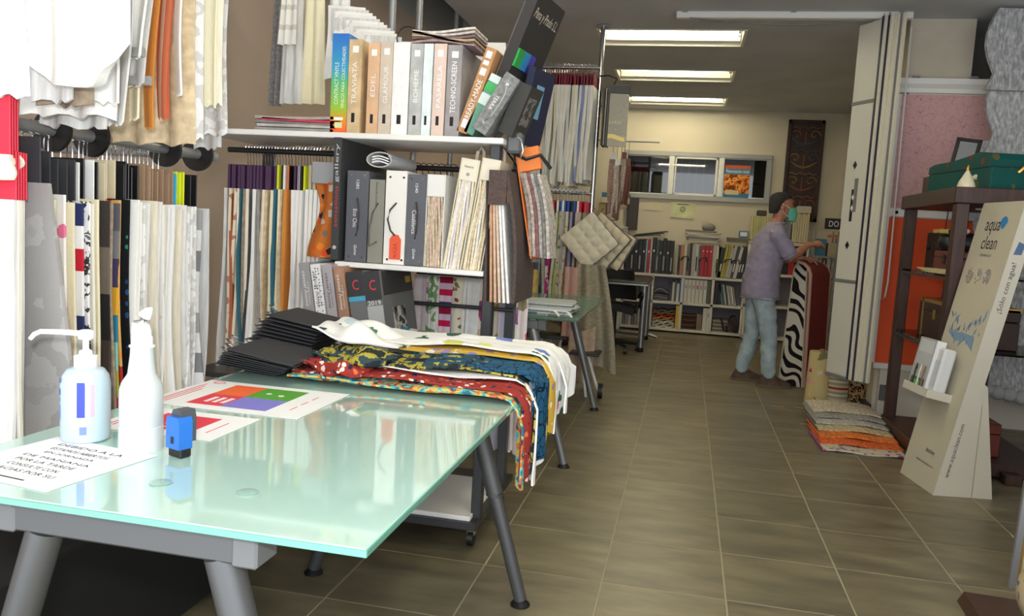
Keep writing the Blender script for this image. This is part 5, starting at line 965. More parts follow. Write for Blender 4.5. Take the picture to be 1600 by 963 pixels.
for k in range(10):
    c = [(40, 42, 48), (34, 36, 40), (120, 140, 140), (60, 110, 120), (196, 196, 192), (80, 80, 84), (206, 204, 198), (170, 170, 168), (214, 212, 206), (150, 150, 150)][k]
    bk(cname(c)+' thin catalogue in the cell beside the white row', xx+.01+(.04*k if k < 2 else .05+.024*k), 11.03, zz+.003, .036 if k < 2 else .018, .29-.005*k, .25, c, 'thin catalogues in the upper cell', tilt=0 if k < 2 else -.2)
xx, zz = cell(0, 1)
for k in range(4): tag(MB().cyl((0, 0, .03), (0, .3, .03), .03, n=14).build('paper_roll', mat('cream roll', (196, 184, 150), .8), None, True, (xx+.24+.03*k, 11.03, zz+.01+.045*(k % 2))), 'cream paper roll in the upper cell', 'roll', 'rolls in the upper cell')
for k in range(4): bk('dark box file in the cell behind the table legs', xx+.01+.05*k, 11.03, zz, .046, .2, .25, (50, 48, 46), 'dark files behind the table legs')
xx, zz = cell(0, 0)
for k in range(9): bk('grey magazine in the lower cell behind the table legs', xx+.005+.04*k, 11.03, zz, .034, .27-.02*(k % 3), .25, [(110, 112, 116), (140, 140, 142), (190, 186, 176)][k % 3], 'grey magazines in the lower cell')
xx, zz = cell(1, 0)
for k in range(8):
    c = [(196, 190, 176), (170, 166, 158), (206, 200, 190), (150, 140, 120), (176, 110, 50), (150, 30, 30), (120, 110, 80), (100, 92, 76)][k]
    tag(MB().sheet(lambda u, v, k=k: ((u-.5)*.29, -.12+.24*v, .014+k*.03+.01*math.sin(u*14+k*2)), 14, 3, .024).build('folded_textile', mat('textile%d' % k, c, .95, var=.25, vs=50), None, True, (xx+.155, 11.15, zz)), ['ivory', 'stone', 'off white', 'khaki', 'orange brown', 'crimson', 'olive', 'dark olive'][k]+' folded textile in the lower cell pile', 'textile', 'folded textiles in the lower cell')
bk('bright yellow book beside the folded textiles', xx+.315, 11.02, zz, .045, .31, .25, (214, 178, 40), None)
xx, zz = cell(2, 0)
for k in range(9): tag(MB().sheet(lambda u, v, k=k: ((u-.5)*.19, -.11+.22*v, .01+k*.022+.03*(u-.5)**2), 6, 3, .018).build('folded_textile', mat('dark textile%d' % (k % 3), [(80, 50, 44), (60, 48, 44), (110, 80, 60)][k % 3], .95), None, True, (xx+.1, 11.15, zz)), ['maroon', 'dark brown', 'tan brown'][k % 3]+' folded textile beside the white catalogues', 'textile', 'brown textiles in the lower cell')
for k in range(3): bk('tan sample card set in the lower cell', xx+.2+.022*k, 11.02, zz, .02, .22-.01*k, .2, (140, 116, 96), 'tan card sets')
for k in range(2): bk('white arrow catalogue in the lower cell', xx+.275+.047*k, 11.02, zz, .045, .3, .25, (206, 204, 196), 'white catalogues in the lower cell', mark=(.6, .78, GRY) if k else None)
xx, zz = cell(3, 0)
for k in range(10): tag(B((-.1, -.12, 0), (.1, .12, .016), .002).build('sample_leaflet', rbm('leaflet%d' % (k % 3), [(120, 112, 96), (90, 84, 74), (170, 160, 140)][k % 3]), None, False, (xx+.11, 11.15, zz+.0165*k)), ['khaki', 'dark', 'pale'][k % 3]+' leaflet in the pile of the last lower cell', 'leaflet', 'leaflets in the last lower cell')
for k in range(2): tag(MB().tube([(0, 0, .16), (.02, -.05, .1), (.04, -.06, .02), (.08, -.05, .0), (.07, -.03, .08)], .015, 7).build('dark_strap', mat('plum strap', (56, 44, 48), .8), None, True, (xx+.12+.12*k, 11.05, zz+.016)), 'plum coloured strap dangling from the last lower cell', 'strap', 'plum straps')
tag(MB().cyl((0, 0, .07), (0, .25, .07), .065, n=18).build('cloth_roll', mat('plum roll', (70, 58, 62), .9), None, True, (xx+.29, 11.03, zz+.08)), 'plum grey cloth roll in the last lower cell', 'roll')
# tall shelf at the left of the window: contents and boxes on top
for k, c in enumerate(((60, 60, 62), (150, 148, 144), (196, 190, 180), (170, 30, 40))): bk(cname(c)+' binder in the top cell of the tall shelf', -1.19+.03+.085*k, 10.97, .04+.88+.02, .07, .36, .3, c, 'binders in the tall shelf')
for k in range(4): bk(['grey', 'dark'][k % 2]+' file in the middle cell of the tall shelf', -1.19+.085*k, 10.97, .04+.44+.02, .075, .28, .3, [(110, 116, 120), (60, 60, 60)][k % 2], 'files in the tall shelf')
zt = .04+1.32+.02
t = thing('white_carton', 'cream box with printed lines on top of the tall shelf', 'carton', (-1.08, 11.0, zt)); B((0, 0, 0), (.22, .2, .22), .003).build('carton', mat('cream carton', (196, 188, 168), .7), t)
for k in range(3): B((.05, -.001, .07+.05*k), (.15, 0, .08+.05*k)).build('print_line', INK, t)
t = thing('blue_lid_box', 'cream storage box with blue lid stacked on the tall shelf', 'box', (-1.16, 11.0, zt+.3)); B((0, 0, 0), (.36, .25, .09), .004).build('box_body', _M['cream carton'], t); B((-.004, -.004, .08), (.364, .254, .14), .004).build('lid', mat('steel blue lid', (74, 116, 146), .6), t); B((.12, -.003, .03), (.22, 0, .06)).build('handle_slot', BLACK, t)
tag(B((0, 0, 0), (.1, .2, .3), .003).build('carton', mat('tan carton', (170, 150, 110), .8), None, False, (-1.2, 11.03, zt)), 'tan upright carton supporting the blue lidded box', 'carton')
tag(B((0, 0, 0), (.15, .02, .44), .003).build('plum_board', mat('dark plum board', (62, 54, 56), .6), None, False, (-.83, 11.3, zt-.04)), 'dark plum board leaning below the window', 'board')
# papers on the wall
tag(B((0, 0, 0), (.22, .003, .11)).build('wall_note', mat('cream note', (206, 198, 170), .8), None, False, (PY(1008, 328, 11.39).x, 11.39, PY(1008, 328, 11.39).z)), 'plain cream note pinned under the window', 'paper')
p = PY(1047, 340, 11.39)
t = thing('no_smoking_sign', 'pale green no smoking notice fixed below the window', 'sign', (p.x, 11.385, p.z)); B((0, 0, 0), (.32, .004, .21)).build('sheet', mat('pale green sheet', (196, 200, 160), .7, var=.08, vs=8), t)
MB().tube([(.16+.032*math.cos(a*.42), -.002, .12+.032*math.sin(a*.42)) for a in range(15)], .004, 5, True).build('ring', INK, t); B((.14, -.003, .116), (.18, 0, .124)).build('cigarette', INK, t); B((.08, -.002, .18), (.24, 0, .19)).build('print_line', INK, t)
# contents and boxes of the shelf behind the man
zt = .04+1.23+.02
for k, (c, lab) in enumerate((((40, 40, 42), 'black binder beside the red one behind the man'), ((190, 30, 44), 'red binder with white print behind the man'), ((30, 30, 32), 'broad black binder behind the man'), ((36, 36, 38), 'black binder at the shelf side behind the man'))):
    bk(lab, 1.20+.02+[.0, .075, .15, .24][k], 10.92, .04+.82+.02, .07 if k < 2 else .085, .36, .3, c, None, mark=(.5, .6, WINK) if k in (1, 3) else None)
bk('grey album in the cell nearest the man', .9, 10.92, .04+.82+.02, .2, .33, .3, (150, 148, 146), None)
def magbox(lab, x, z, w, h, c):
    t = thing('magazine_box', lab, 'box', (x, 10.95, z)); B((0, 0, 0), (w, .26, .012)).build('base', mat('kraft edge', (150, 120, 90), .7), t)
    n = max(4, int(w/.028))
    for k in range(n): B((w*k/n+.001, .0, .012), (w*(k+1)/n-.002, .25, h-.01*(k % 2)), .003).build('magazine', mat('mag %d %d %d' % c, c, .7, rnd=.05, var=.02), t)
magbox('row of cream and lime magazines on the white shelf behind the man', .80, zt, .24, .32, (200, 196, 140))
magbox('row of cream magazines under the carved panel', 1.31, zt, .2, .38, (206, 196, 160))
tag(B((0, 0, 0), (.16, .2, .09), .004).build('cream_box', mat('cream carton', (196, 188, 168), .7), None, False, (1.36, 10.97, zt+.385)), 'small cream box topping the cream magazines', 'box')
tag(B((0, 0, 0), (.12, .12, .07), .01).build('dark_box', rbm('dark brown box', (70, 62, 56)), None, False, (.86, 10.97, zt+.325)), 'small dark box topping the lime magazines', 'box')
for k in range(3): bk('grey slim album beside the cream magazines', 1.17+.042*k, 10.95, zt, .038, .26, .25, (130, 136, 140), 'grey albums under the carved panel')
# carved panel on the wall
px0 = PY(1233, 187, 11.37); p1 = PY(1290, 190, 11.37); zb = PY(1228, 345, 11.37).z
t = thing('carved_panel', 'tall dark carved wooden panel with painted scrolls on the back wall', 'panel', (px0.x, 11.36, zb)); w = p1.x-px0.x; h = px0.z-zb
DKW = mat('dark carved wood', (56, 38, 32), .6, var=.2, vs=10)
B((0, 0, 0), (w, .03, h), .004).build('board', DKW, t)
fr = MB()
for lo, hi in (((0, -.02, 0), (.045, 0, h)), ((w-.045, -.02, 0), (w, 0, h)), ((0, -.02, h-.05), (w, 0, h)), ((0, -.02, 0), (w, 0, .05))): fr.box(lo, hi, .006)
fr.build('frame', DKW, t)
CR = [mat('carving rose', (126, 74, 62), .6), mat('carving blue', (64, 76, 96), .6), mat('carving gold', (130, 104, 66), .6)]
for r in range(4):
    zc = h-.2-r*.3
    for s in (-1, 1):
        MB().tube([(w/2+s*(.11+(.075-.006*i)*math.cos(i*.55)), -.012, zc+(.075-.006*i)*math.sin(i*.55)) for i in range(13)], .009, 6).build('scroll', CR[(r+(s > 0)) % 2 and 2 or r % 3], t, True)
        MB().tube([(w/2, -.012, zc-.12), (w/2+s*.08, -.014, zc-.1), (w/2+s*.17, -.012, zc-.04)], [.014, .016, .004], 6).build('leaf', CR[(r+1) % 3], t, True)
    MB().cyl((w/2, -.01, zc-.14), (w/2, -.01, zc+.05), .008, n=8).build('stem', CR[0], t, True)
    MB().tube([(w/2-.17+.34*i/12, -.012, zc+.1+.012*math.sin(i*1.6)) for i in range(13)], .008, 6).build('garland', CR[r % 3], t, True)
# wire shelf with boxes and sign
t = thing('wire_shelf', 'grey wire shelf with small boxes behind the white sliding panels', 'shelf', (1.5, 10.3, 0))
for x in (0, .26, .44):
    for y in (0, .35): MB().cyl((x, y, 0), (x, y, 1.46), .01, n=8).build('post', STEEL, t, True)
for z in (.5, .86, 1.14): B((-.01, -.01, z), (.45, .36, z+.015)).build('shelf_tray', STEEL, t)
for k in range(7): bk(['silver', 'grey', 'charcoal'][k % 3]+' ring binder on the wire shelf', 1.51+.05*k, 10.3, .877, .042, .25, .25, [(150, 152, 154), (110, 112, 114), (50, 50, 52)][k % 3], 'ring binders on the wire shelf', mark=(.1, .9, CHROME) if k % 2 == 0 else None)
t = thing('door_sign', 'black sign with white capital letters reading DO on the wire shelf', 'sign', (1.6, 10.32, 1.48)); B((0, 0, 0), (.3, .02, .13), .003).build('board', BLACK, t); text('DO', .11, .07, FLAT((.1, -.0005, .065)), WINK, t)
for k, (x, c, s, lab) in enumerate(((1.52, (50, 110, 140), (.12, .2, .2), 'teal blue box on the wire shelf'), (1.66, (176, 160, 130), (.1, .2, .16), 'tan box on the wire shelf'), (1.77, (196, 180, 150), (.12, .2, .22), 'cream box on the wire shelf'))): tag(B((0, 0, 0), s, .003).build('small_box', rbm('sb%d' % k, c), None, False, (x, 10.33, 1.157)), lab, 'box')
tag(B((0, 0, 0), (.22, .25, .03), .003).build('orange_tray', mat('amber tray', (190, 110, 40), .5), None, False, (1.68, 10.31, 1.385)), 'amber coloured tray laid over the small boxes', 'tray')

# ================================================================ rugs, panels, cabinet and standee
def slab(name, lab, a, b, h, m, em, fold=.1, th=.02, lean=0, cat='rug', tap=0, sh=0):
    """rug standing on the floor from a to b (xy), its top bent over backwards"""
    a = Vector((*a, 0)); b = Vector((*b, 0)); w = (b-a).length; ang = math.atan2(b.y-a.y, b.x-a.x)
    t = thing(name, lab, cat, a, (0, 0, ang))
    def fn(u, v):
        z = h*v
        return (w-w*(1-u)*(1-tap*v)+sh*v, lean*v+(0 if v < .9 else fold*((v-.9)/.1)**1.6), z if v < .9 else h*.9+.1*h*math.sin((v-.9)/.1*1.57)*.9)
    MB().sheet(fn, 10, 30, th).build('pile_face', m, t, True)
    MB().sheet(lambda u, v: (fn(1, v)[0]+.012*(u-.5), fn(1, v)[1], fn(1, v)[2]), 2, 30, th+.004).build('bound_edge', em, t, True)
    MB().sheet(lambda u, v: (fn(0, v)[0]+.012*(u-.5), fn(0, v)[1], fn(0, v)[2]), 2, 30, th+.004).build('bound_edge', em, t, True); return t
EDG = mat('cream binding', (190, 176, 150), .9)
slab('zebra_rug', 'black and white zebra patterned rug standing beside the man', (.93, 7.74), (1.12, 7.62), 1.14, pat('zebra pile', 'zebra', [(26, 24, 24), (206, 200, 186)], 4.6), EDG, tap=.5, sh=-.06)
slab('red_rug', 'plain dark red rug bent over behind the zebra one', (1.135, 7.62), (1.33, 7.86), 1.14, mat('dark red pile', (112, 34, 32), .95, var=.12, vs=60), mat('rose binding', (190, 150, 140), .9), fold=.14, sh=-.07)
for k, (a, b2, h, m, lab) in enumerate((((1.36, 7.80), (1.5, 7.7), 1.0, pat('blue grey tile rug', 'damask', [(160, 164, 172), (110, 120, 136), (190, 186, 176)], 18), 'blue grey ornamental rug standing behind the red one'), ((1.42, 7.95), (1.6, 7.85), 1.25, mat('beige rug', (170, 162, 146), .95, var=.08, vs=40), 'plain beige rug leaning behind the white sliding panels'), ((1.5, 7.9), (1.66, 7.8), 1.28, pat('cream floral rug', 'floral', [(196, 186, 160), (150, 80, 70), (120, 120, 90), (196, 186, 160)], 20), 'cream floral rug leaning behind the white sliding panels'))): slab('standing_rug', lab, a, b2, h, m, EDG, fold=.03, lean=.1)
tag(B((0, 0, 0), (.13, .03, .05), .004).build('pink_ribbon_band', mat('raspberry band', (170, 50, 90), .7), None, False, (1.36, 7.7, .52), (0, 0, -.6)), 'raspberry coloured band tied round the ornamental rug', 'band')
# fabric bolts standing on the floor
for k, (x, y, r, h, m, lab) in enumerate(((1.16, 7.0, .085, .42, pat('big peony print', 'floral', [(196, 180, 130), (170, 50, 50), (206, 196, 176), (120, 120, 80), (206, 160, 140)], 9), 'bolt of cream peony printed fabric on the floor below the panels'), (1.31, 6.98, .09, .42, pat('awning stripes', 'hbands', [(196, 186, 160), (160, 60, 50), (196, 186, 160), (160, 150, 120), (206, 200, 180), (150, 146, 120)], 9), 'bolt of striped awning fabric on the floor below the panels'), (1.44, 6.92, .06, .42, pat('leopard print', 'leopard', [(170, 136, 90), (30, 24, 22), (40, 30, 26)], 34), 'bolt of leopard printed fabric on the floor below the panels'))):
    def fn(u, v, x=x, y=y, r=r, h=h): a = u*2*math.pi; rr = r*(1+.08*math.sin(3*a+k)+.12*(1-v)); return (rr*math.cos(a)*1.05, rr*math.sin(a)*.8, h*v)
    o = thing('fabric_bolt', lab, 'fabric roll', (x, y, 0)); MB().sheet(fn, 24, 10, .01).build('wound_cloth', m, o, True); MB().cyl((0, 0, 0), (0, 0, h+.02), .02).build('core_tube', mat('card core', (150, 126, 96), .8), o, True)
# white sliding panels
pr, pl = PZ(1374, 26, 2.95), PZ(1338, 38, 2.95); ang = math.atan2(pr.y-pl.y, pr.x-pl.x); w = (pr-pl).length
PW = mat('white panel', (206, 206, 196), .55); NV = mat('navy edge', (30, 30, 58), .5); CRP = mat('cream slat', (214, 210, 190), .6, bump=.2, bs=40); GB = mat('grey joint bar', (120, 122, 122), .5)
for k in range(4):
    off = Vector((.034*k, -.03*k, 0))
    t = thing('sliding_panel', ['front white sliding panel with black diamonds', 'second white sliding panel with navy edge behind the front one', 'cream sliding panel with navy edge', 'plain grey white sliding panel beside the pillar'][k], 'curtain panel', (pl.x+.03+off.x, pl.y+off.y, 0), (0, 0, ang), 'sliding panels hanging from the track')
    zz = [.30, 1.03, 2.36, 2.95]
    for i in range(3): B((0, -.006, zz[i]+.012), (w, .006, zz[i+1]-.012), .002).build('panel_section', [PW, PW, CRP, mat('pale grey panel', (176, 174, 162), .6)][k], t)
    for z in zz[:3]: B((-.003, -.012, z-.012), (w+.003, .012, z+.012), .003).build('joint_bar', GB, t)
    B((w, -.014, .3), (w+.022, .014, 2.95), .002).build('edge_slat', [NV, NV, CRP, GB][k], t); B((w+.022, -.012, .3), (w+.042, .012, 2.95), .002).build('edge_slat', CRP, t)
    MB().cyl((w/2, 0, 2.95), (w/2, 0, 2.985), .006).build('hanger', STEEL, t)
    if k == 0:
        def dia(x, z, s, m): MB().prism([(x, z-s*1.4), (x+s, z), (x, z+s*1.4), (x-s, z)], -.009, -.006).build('diamond', m, t)
        dia(w*.42, 1.9, .022, DKSTEEL); dia(w*.42, 1.3, .022, BLACK)
        B((w*.38, -.0075, 1.48), (w*.5, -.006, 1.72)).build('dark_block', BLACK, t); B((w*.48, -.008, 1.55), (w*.64, -.0055, 1.80)).build('grey_block', GB, t)
        dia(w*.47, 1.66, .016, WPAINT); dia(w*.47, 1.58, .016, WPAINT)
t = thing('blind_chain', 'looped white bead chain hanging beside the pillar', 'cord', (1.4, 6.5, 0))
MB().tube([(0, 0, 2.9), (0, 0, 1.0), (.02, 0, .92), (.05, 0, .90), (.08, 0, .93), (.09, 0, 1.05), (.07, 0, 2.9)], .006, 6).build('loop', WPAINT, t, True); MB().ball((.0, 0, 1.02), (.014, .014, .05)).build('weight', WPAINT, t, True)
# mats fanned on the floor
MT = [((196, 186, 166), 'pale beige', 0), ((150, 148, 142), 'grey weave', 1), ((176, 174, 168), 'silver weave', 1), ((190, 176, 140), 'sand check', 0), ((214, 120, 50), 'orange speckled', 1), ((206, 96, 40), 'deep orange', 1), ((150, 90, 130), 'purple flowered', 2)]
NM = len(MT)
for i, (c, nm, kd) in enumerate(MT):
    k = NM-1-i; f = i/(NM-1)
    x0, x1 = 1.0-.06*f, 1.47-.03*f; y1 = 6.55-.55*f*0; yf = 6.18-.86*f
    m = mat('mat '+nm, c, .95, var=.22, vs=60) if kd < 2 else pat('purple flower mat', 'floral', [(206, 196, 180), (150, 60, 110), (60, 90, 120), (190, 170, 90), (120, 60, 100)], 24)
    z = .008+k*.011
    o = thing('floor_mat', nm+' mat in the fanned stack on the floor', 'mat', ((x0+x1)/2, yf, z), (0, 0, .02), 'mats fanned on the floor')
    L = .5 if i else .4
    MB().sheet(lambda u, v: ((u-.5)*(x1-x0), L*v, .012*k*.3*math.sin(u*3.1)+.004*math.sin(u*9+i)), 12, 4, .009).build('mat', m, o, True)
    for s in (-1, 1): B((s*(x1-x0)/2-.006, 0, -.005), (s*(x1-x0)/2+.006, L, .006), .002).build('bound_edge', mat('mat edge %d' % (i // 2), [(150, 146, 140), (90, 88, 84), (200, 90, 40), (150, 60, 130)][i // 2], .9), o)
for x, y, r in ((.75, 6.6, .2), (.93, 6.65, -.3), (.9, 6.05, .1), (1.0, 5.6, -.2)): tag(MB().tube([(0, 0, .002), (.04, .006, .003), (.1, .002, .002)], .0015, 4).build('loose_thread', mat('pale thread', (190, 184, 166), .9), None, False, (x, y, 0), (0, 0, r)), 'short pale thread lying on the floor tiles', 'thread', 'threads on the floor')
# dark wooden shelf cabinet
cx0, cx1, cy0, cy1, cz = 1.48, 2.12, 5.06, 6.2, 1.665
DW = mat('dark walnut', (62, 38, 30), .45, var=.18, vs=7, stretch=(6, 6, 1))
t = thing('wood_display_cabinet', 'dark walnut open display cabinet holding boxes and pots', 'cabinet', (cx0, cy0, 0)); w, d = cx1-cx0, cy1-cy0
B((-.02, -.02, cz-.09), (w+.02, d+.02, cz), .004).build('top', DW, t); B((-.01, -.01, .02), (w+.01, d+.01, .1), .004).build('plinth', DW, t)
for x in (0, w-.07):
    for y in (0, d-.07): B((x, y, .0), (x+.07, y+.07, cz-.09), .004).build('post', DW, t)
SMOKE = glass_mix('smoked glass', (150, 160, 160), .2)
for z in (1.15, .72): B((.01, .01, z), (w-.01, d-.01, z+.012)).build('glass_shelf', SMOKE, t)
for x in (0.005,):
    for z in (1.14, .71): B((x, .07, z-.01), (x+.012, d-.07, z+.006)).build('shelf_rail', DKSTEEL, t)
MB().tube([(.2, d-.3, cz-.09), (.19, d-.3, 1.4), (.2, d-.32, 1.17)], .004, 5).build('lamp_cord', BLACK, t); MB().tube([(.2, d-.4, 1.14), (.19, d-.4, .95), (.2, d-.4, .9), (.15, d-.42, .83), (.1, d-.42, .86), (.2, d-.4, .92), (.27, d-.4, .86), (.24, d-.4, .82)], .006, 6).build('lamp_cord', BLACK, t)
MB().lathe([(.04, cz-.1), (.045, cz-.092)], 18, (.3, .5, 0)).build('spot_lamp', WPAINT, t)
RDW = mat('red brown wood', (110, 40, 28), .4, var=.15, vs=8); GLD = mat('brass trim', (190, 150, 70), .35, .7)
def chest(lab, lo, hi, m, strap=True):
    c = Vector(((lo[0]+hi[0])/2, (lo[1]+hi[1])/2, lo[2])); t = thing('wooden_box', lab, 'box', c); a = Vector(lo)-c; b2 = Vector(hi)-c; zm = a.z+(b2.z-a.z)*.68
    B(a, (b2.x, b2.y, zm-.002), .004).build('body', m, t); B((a.x, a.y, zm), b2, .006).build('lid', m, t); B((a.x-.006, (a.y+b2.y)/2-.02, zm-.04), (a.x, (a.y+b2.y)/2+.02, zm+.02), .002).build('latch', BLACK if not strap else GLD, t)
    if strap:
        for f in (.12, .88): y = a.y+(b2.y-a.y)*f; B((a.x-.002, y-.015, a.z), (a.x+.001, y+.015, b2.z)).build('corner_band', GLD, t)
        B((a.x-.002, a.y, b2.z-.02), (b2.x, b2.y, b2.z+.002)).build('rim_band', GLD, t)
    return t
chest('red brown wooden box on the upper glass shelf', (1.58, 5.3, 1.163), (1.9, 5.75, 1.30), RDW, False)
chest('dark trunk shaped box with brass bands on the lower glass shelf', (1.58, 5.25, .733), (1.95, 5.95, .98), mat('dark brown wood', (54, 34, 26), .5, var=.2, vs=9))
chest('red brown box standing low inside the cabinet', (1.56, 5.2, .101), (1.9, 5.6, .30), RDW, False)
t = thing('radio', 'old dark radio with cream fretwork and yellow top on the upper shelf', 'radio', (1.62, 5.9, 1.163)); B((0, -.08, 0), (.22, .2, .26), .008).build('case', mat('dark case', (40, 28, 22), .5), t); B((-.003, -.075, .1), (0, .05, .22), 0).build('fretwork', pat('radio fret', 'dots', [(50, 36, 26), (196, 180, 140), (196, 180, 140)], 60), t); B((-.004, -.1, .25), (.1, .07, .28), .006).build('yellow_bar', mat('pale yellow wood', (226, 196, 110), .5), t)
MB().lathe([(.022, 0), (.022, .01), (.016, .014)], 16, T=Matrix.Translation((0, .13, .16)) @ Matrix.Rotation(-math.pi/2, 4, 'Y')).build('dial', BLACK, t)
for k, (x, y, r, lab) in enumerate(((1.66, 5.42, .085, 'black rounded pot with pale knob on the wooden box'), (1.64, 5.66, .07, 'smaller black rounded pot on the wooden box'))):
    t = thing('black_pot', lab, 'pot', (x, y, 1.3)); MB().lathe([(r*.7, 0), (r, .03), (r*1.02, .06), (r*.85, .09)], 24).build('body', BLACK, t, True); MB().lathe([(r*.88, .09), (r*.6, .105), (.008, .11)], 24).build('lid', BLACK, t, True); MB().ball((0, 0, .125), .016).build('knob', WPAINT if k == 0 else BLACK, t, True)
for k in range(4): tag(B((-.06, -.16, 0), (.06, .16, .006), .001).build('leaflet_pile', mat('ivory leaflet', (206, 196, 150), .7), None, False, (1.545, 5.45+.02*k, 1.1625+.0062*k), (0, 0, .05*k)), 'ivory leaflet lying at the front of the upper glass shelf', 'leaflet', 'leaflets on the glass shelf')
# trunk, mirror, figurine on top
a, b2 = Vector((1.52, 5.84, cz)), Vector((1.66, 5.12, cz))
t = thing('painted_trunk', 'teal painted trunk with floral decoration and domed lid on the walnut cabinet', 'trunk', (a.x, a.y, cz), (0, 0, math.atan2(b2.y-a.y, b2.x-a.x)))
L = (b2-a).length; TE = pat('teal painted flowers', 'floral', [(20, 84, 80), (20, 84, 80), (20, 84, 80), (110, 66, 40), (20, 84, 80), (20, 84, 80), (26, 90, 84), (96, 96, 60), (20, 84, 80)], 15, rough=.5, dis=.6); TEL = mat('teal lid line', (14, 60, 58), .5)
B((0, 0, 0), (L, .36, .13), .006).build('body', TE, t)
m = MB(); m.prism([(0, .134), (L, .134), (L, .17), (L*.97, .205), (L*.8, .222), (L*.62, .205), (L*.4, .19), (L*.1, .186), (0, .17)], 0, .36); m.build('lid', TE, t)
B((-.002, -.003, .128), (L+.002, .363, .136)).build('lid_seam', TEL, t)
MB().tube([(L+.004, .15, .1), (L+.02, .17, .13), (L+.02, .2, .15), (L+.006, .22, .17)], .012, 7).build('brass_hasp', GLD, t, True)
for lab, x, y, s in (('dark wooden box beside the painted trunk', 1.56, 5.98, (.14, .14, .13)),): tag(B((0, 0, 0), s, .004).build('dark_wood_box', DW, None, False, (x, y, cz)), lab, 'box')
t = thing('table_mirror', 'small dark framed mirror propped on the painted trunk', 'mirror', (1.62, 5.78, cz+.19), (math.radians(-12), math.radians(8), math.radians(-18)))
fr = MB()
for lo, hi in (((0, 0, 0), (.025, .02, .19)), ((.125, 0, 0), (.15, .02, .19)), ((0, 0, .165), (.15, .02, .19)), ((0, 0, 0), (.15, .02, .025))): fr.box(lo, hi, .003)
fr.build('frame', mat('near black wood', (34, 26, 26), .4), t); B((.02, .008, .02), (.13, .012, .17)).build('mirror_glass', mat('mirror silver', (220, 224, 224), .03, 1), t); B((.05, .02, .0), (.1, .1, .01), 0, ).build('easel_foot', _M['near black wood'], t); MB().tube([(.075, .02, .15), (.075, .1, .005)], .012, 6).build('easel_strut', _M['near black wood'], t)
t = thing('figurine', 'small white swan shaped figurine with gilt top on the cabinet corner', 'figurine', (1.53, 5.1, cz), (0, 0, math.radians(90)))
MB().lathe([(.045, 0), (.048, .01), (.04, .035), (.026, .06), (.014, .085), (.008, .095)], 16).build('body', mat('ivory ceramic', (226, 218, 190), .3), t, True); MB().tube([(0, 0, .09), (.004, 0, .11), (-.004, 0, .125), (.004, 0, .14)], [.009, .007, .006, .004], 8).build('gilt_top', GLD, t, True); MB().tube([(0, -.02, .05), (.02, -.05, .07), (.03, -.055, .05)], [.012, .01, .005], 8).build('wing', mat('ivory ceramic', (226, 218, 190), .3), t, True)
# shaggy silver throw hanging beside the partition
SH = mat('silver shag', (176, 178, 182), .9, var=.2, vs=60, bump=1.0, bs=70, stretch=(1, 1, .35))
t = thing('shaggy_throw', 'silver grey shaggy throw with scalloped edge hanging beside the pink wall', 'throw', (2.0, 6.3, 0))
for k in range(6):
    z1 = 2.98-k*.45; 
    def fn(u, v, k=k, z1=z1):
        zz = z1-.56*v; sc = .06*abs(math.sin((v*1.25+.1*k)*math.pi))
        return ((-.03+.05*(k % 2))-sc*(1-u)+1.1*u, -.02*k*0+.02*math.sin(u*9+k)-.03*v+.015*math.sin(v*5), max(zz, .36-.17*u))
    MB().sheet(fn, 18, 10, .03).build('scallop_layer', SH, t, True)
for k in range(16): f = k/15; MB().ball((.0+1.15*f, -.05, .36-.17*f), (.05, .035, .05), 8, 6).build('braid_knot', mat('pale braid', (176, 180, 182), .9, bump=.6, bs=60), t, True)
# cardboard standee
A = Vector((1.32, 5.0, 0)); Bp = Vector((1.385, 4.595, 0)); u_ = (Bp-A).normalized(); nrm = Vector((u_.y, -u_.x, 0)); Wd = (Bp-A).length; Hs = 1.58; lean = .29/1.53
t = thing('cardboard_standee', 'beige cardboard standee printed aqua clean with brochure tray', 'display stand', A, (0, 0, math.atan2(u_.y, u_.x)))
# local x along width (towards the camera), local -y faces out (the printed face), leaning towards +y
la = math.atan(lean); TL = Matrix.Rotation(-la, 4, 'X')
CDB = mat('beige board', (198, 192, 172), .6); CDS = mat('pale board side', (212, 208, 194), .6)
fb = MB().box((0, 0, .0), (Wd, .012, Hs/math.cos(la)), .001, TL); fb.build('front_board', CDB, t)
MB().add([tuple(TL @ Vector(v)) for v in ((Wd+.001, 0, 0), (Wd+.001, .085, 0), (Wd+.001, .085, Hs*1.0), (Wd+.001, 0, Hs*1.018), (Wd-.003, 0, 0), (Wd-.003, .085, 0), (Wd-.003, .085, Hs), (Wd-.003, 0, Hs*1.018))], [(0, 1, 2, 3), (7, 6, 5, 4), (0, 4, 5, 1), (1, 5, 6, 2), (2, 6, 7, 3), (3, 7, 4, 0)]).build('side_flange', CDS, t)
MB().add([tuple(TL @ Vector(v)) for v in ((.003, 0, 0), (.003, .085, 0), (.003, .085, Hs), (.003, 0, Hs*1.018), (0, 0, 0), (0, .085, 0), (0, .085, Hs), (0, 0, Hs*1.018))], [(0, 1, 2, 3), (7, 6, 5, 4), (0, 4, 5, 1), (1, 5, 6, 2), (2, 6, 7, 3), (3, 7, 4, 0)]).build('side_flange', CDS, t)
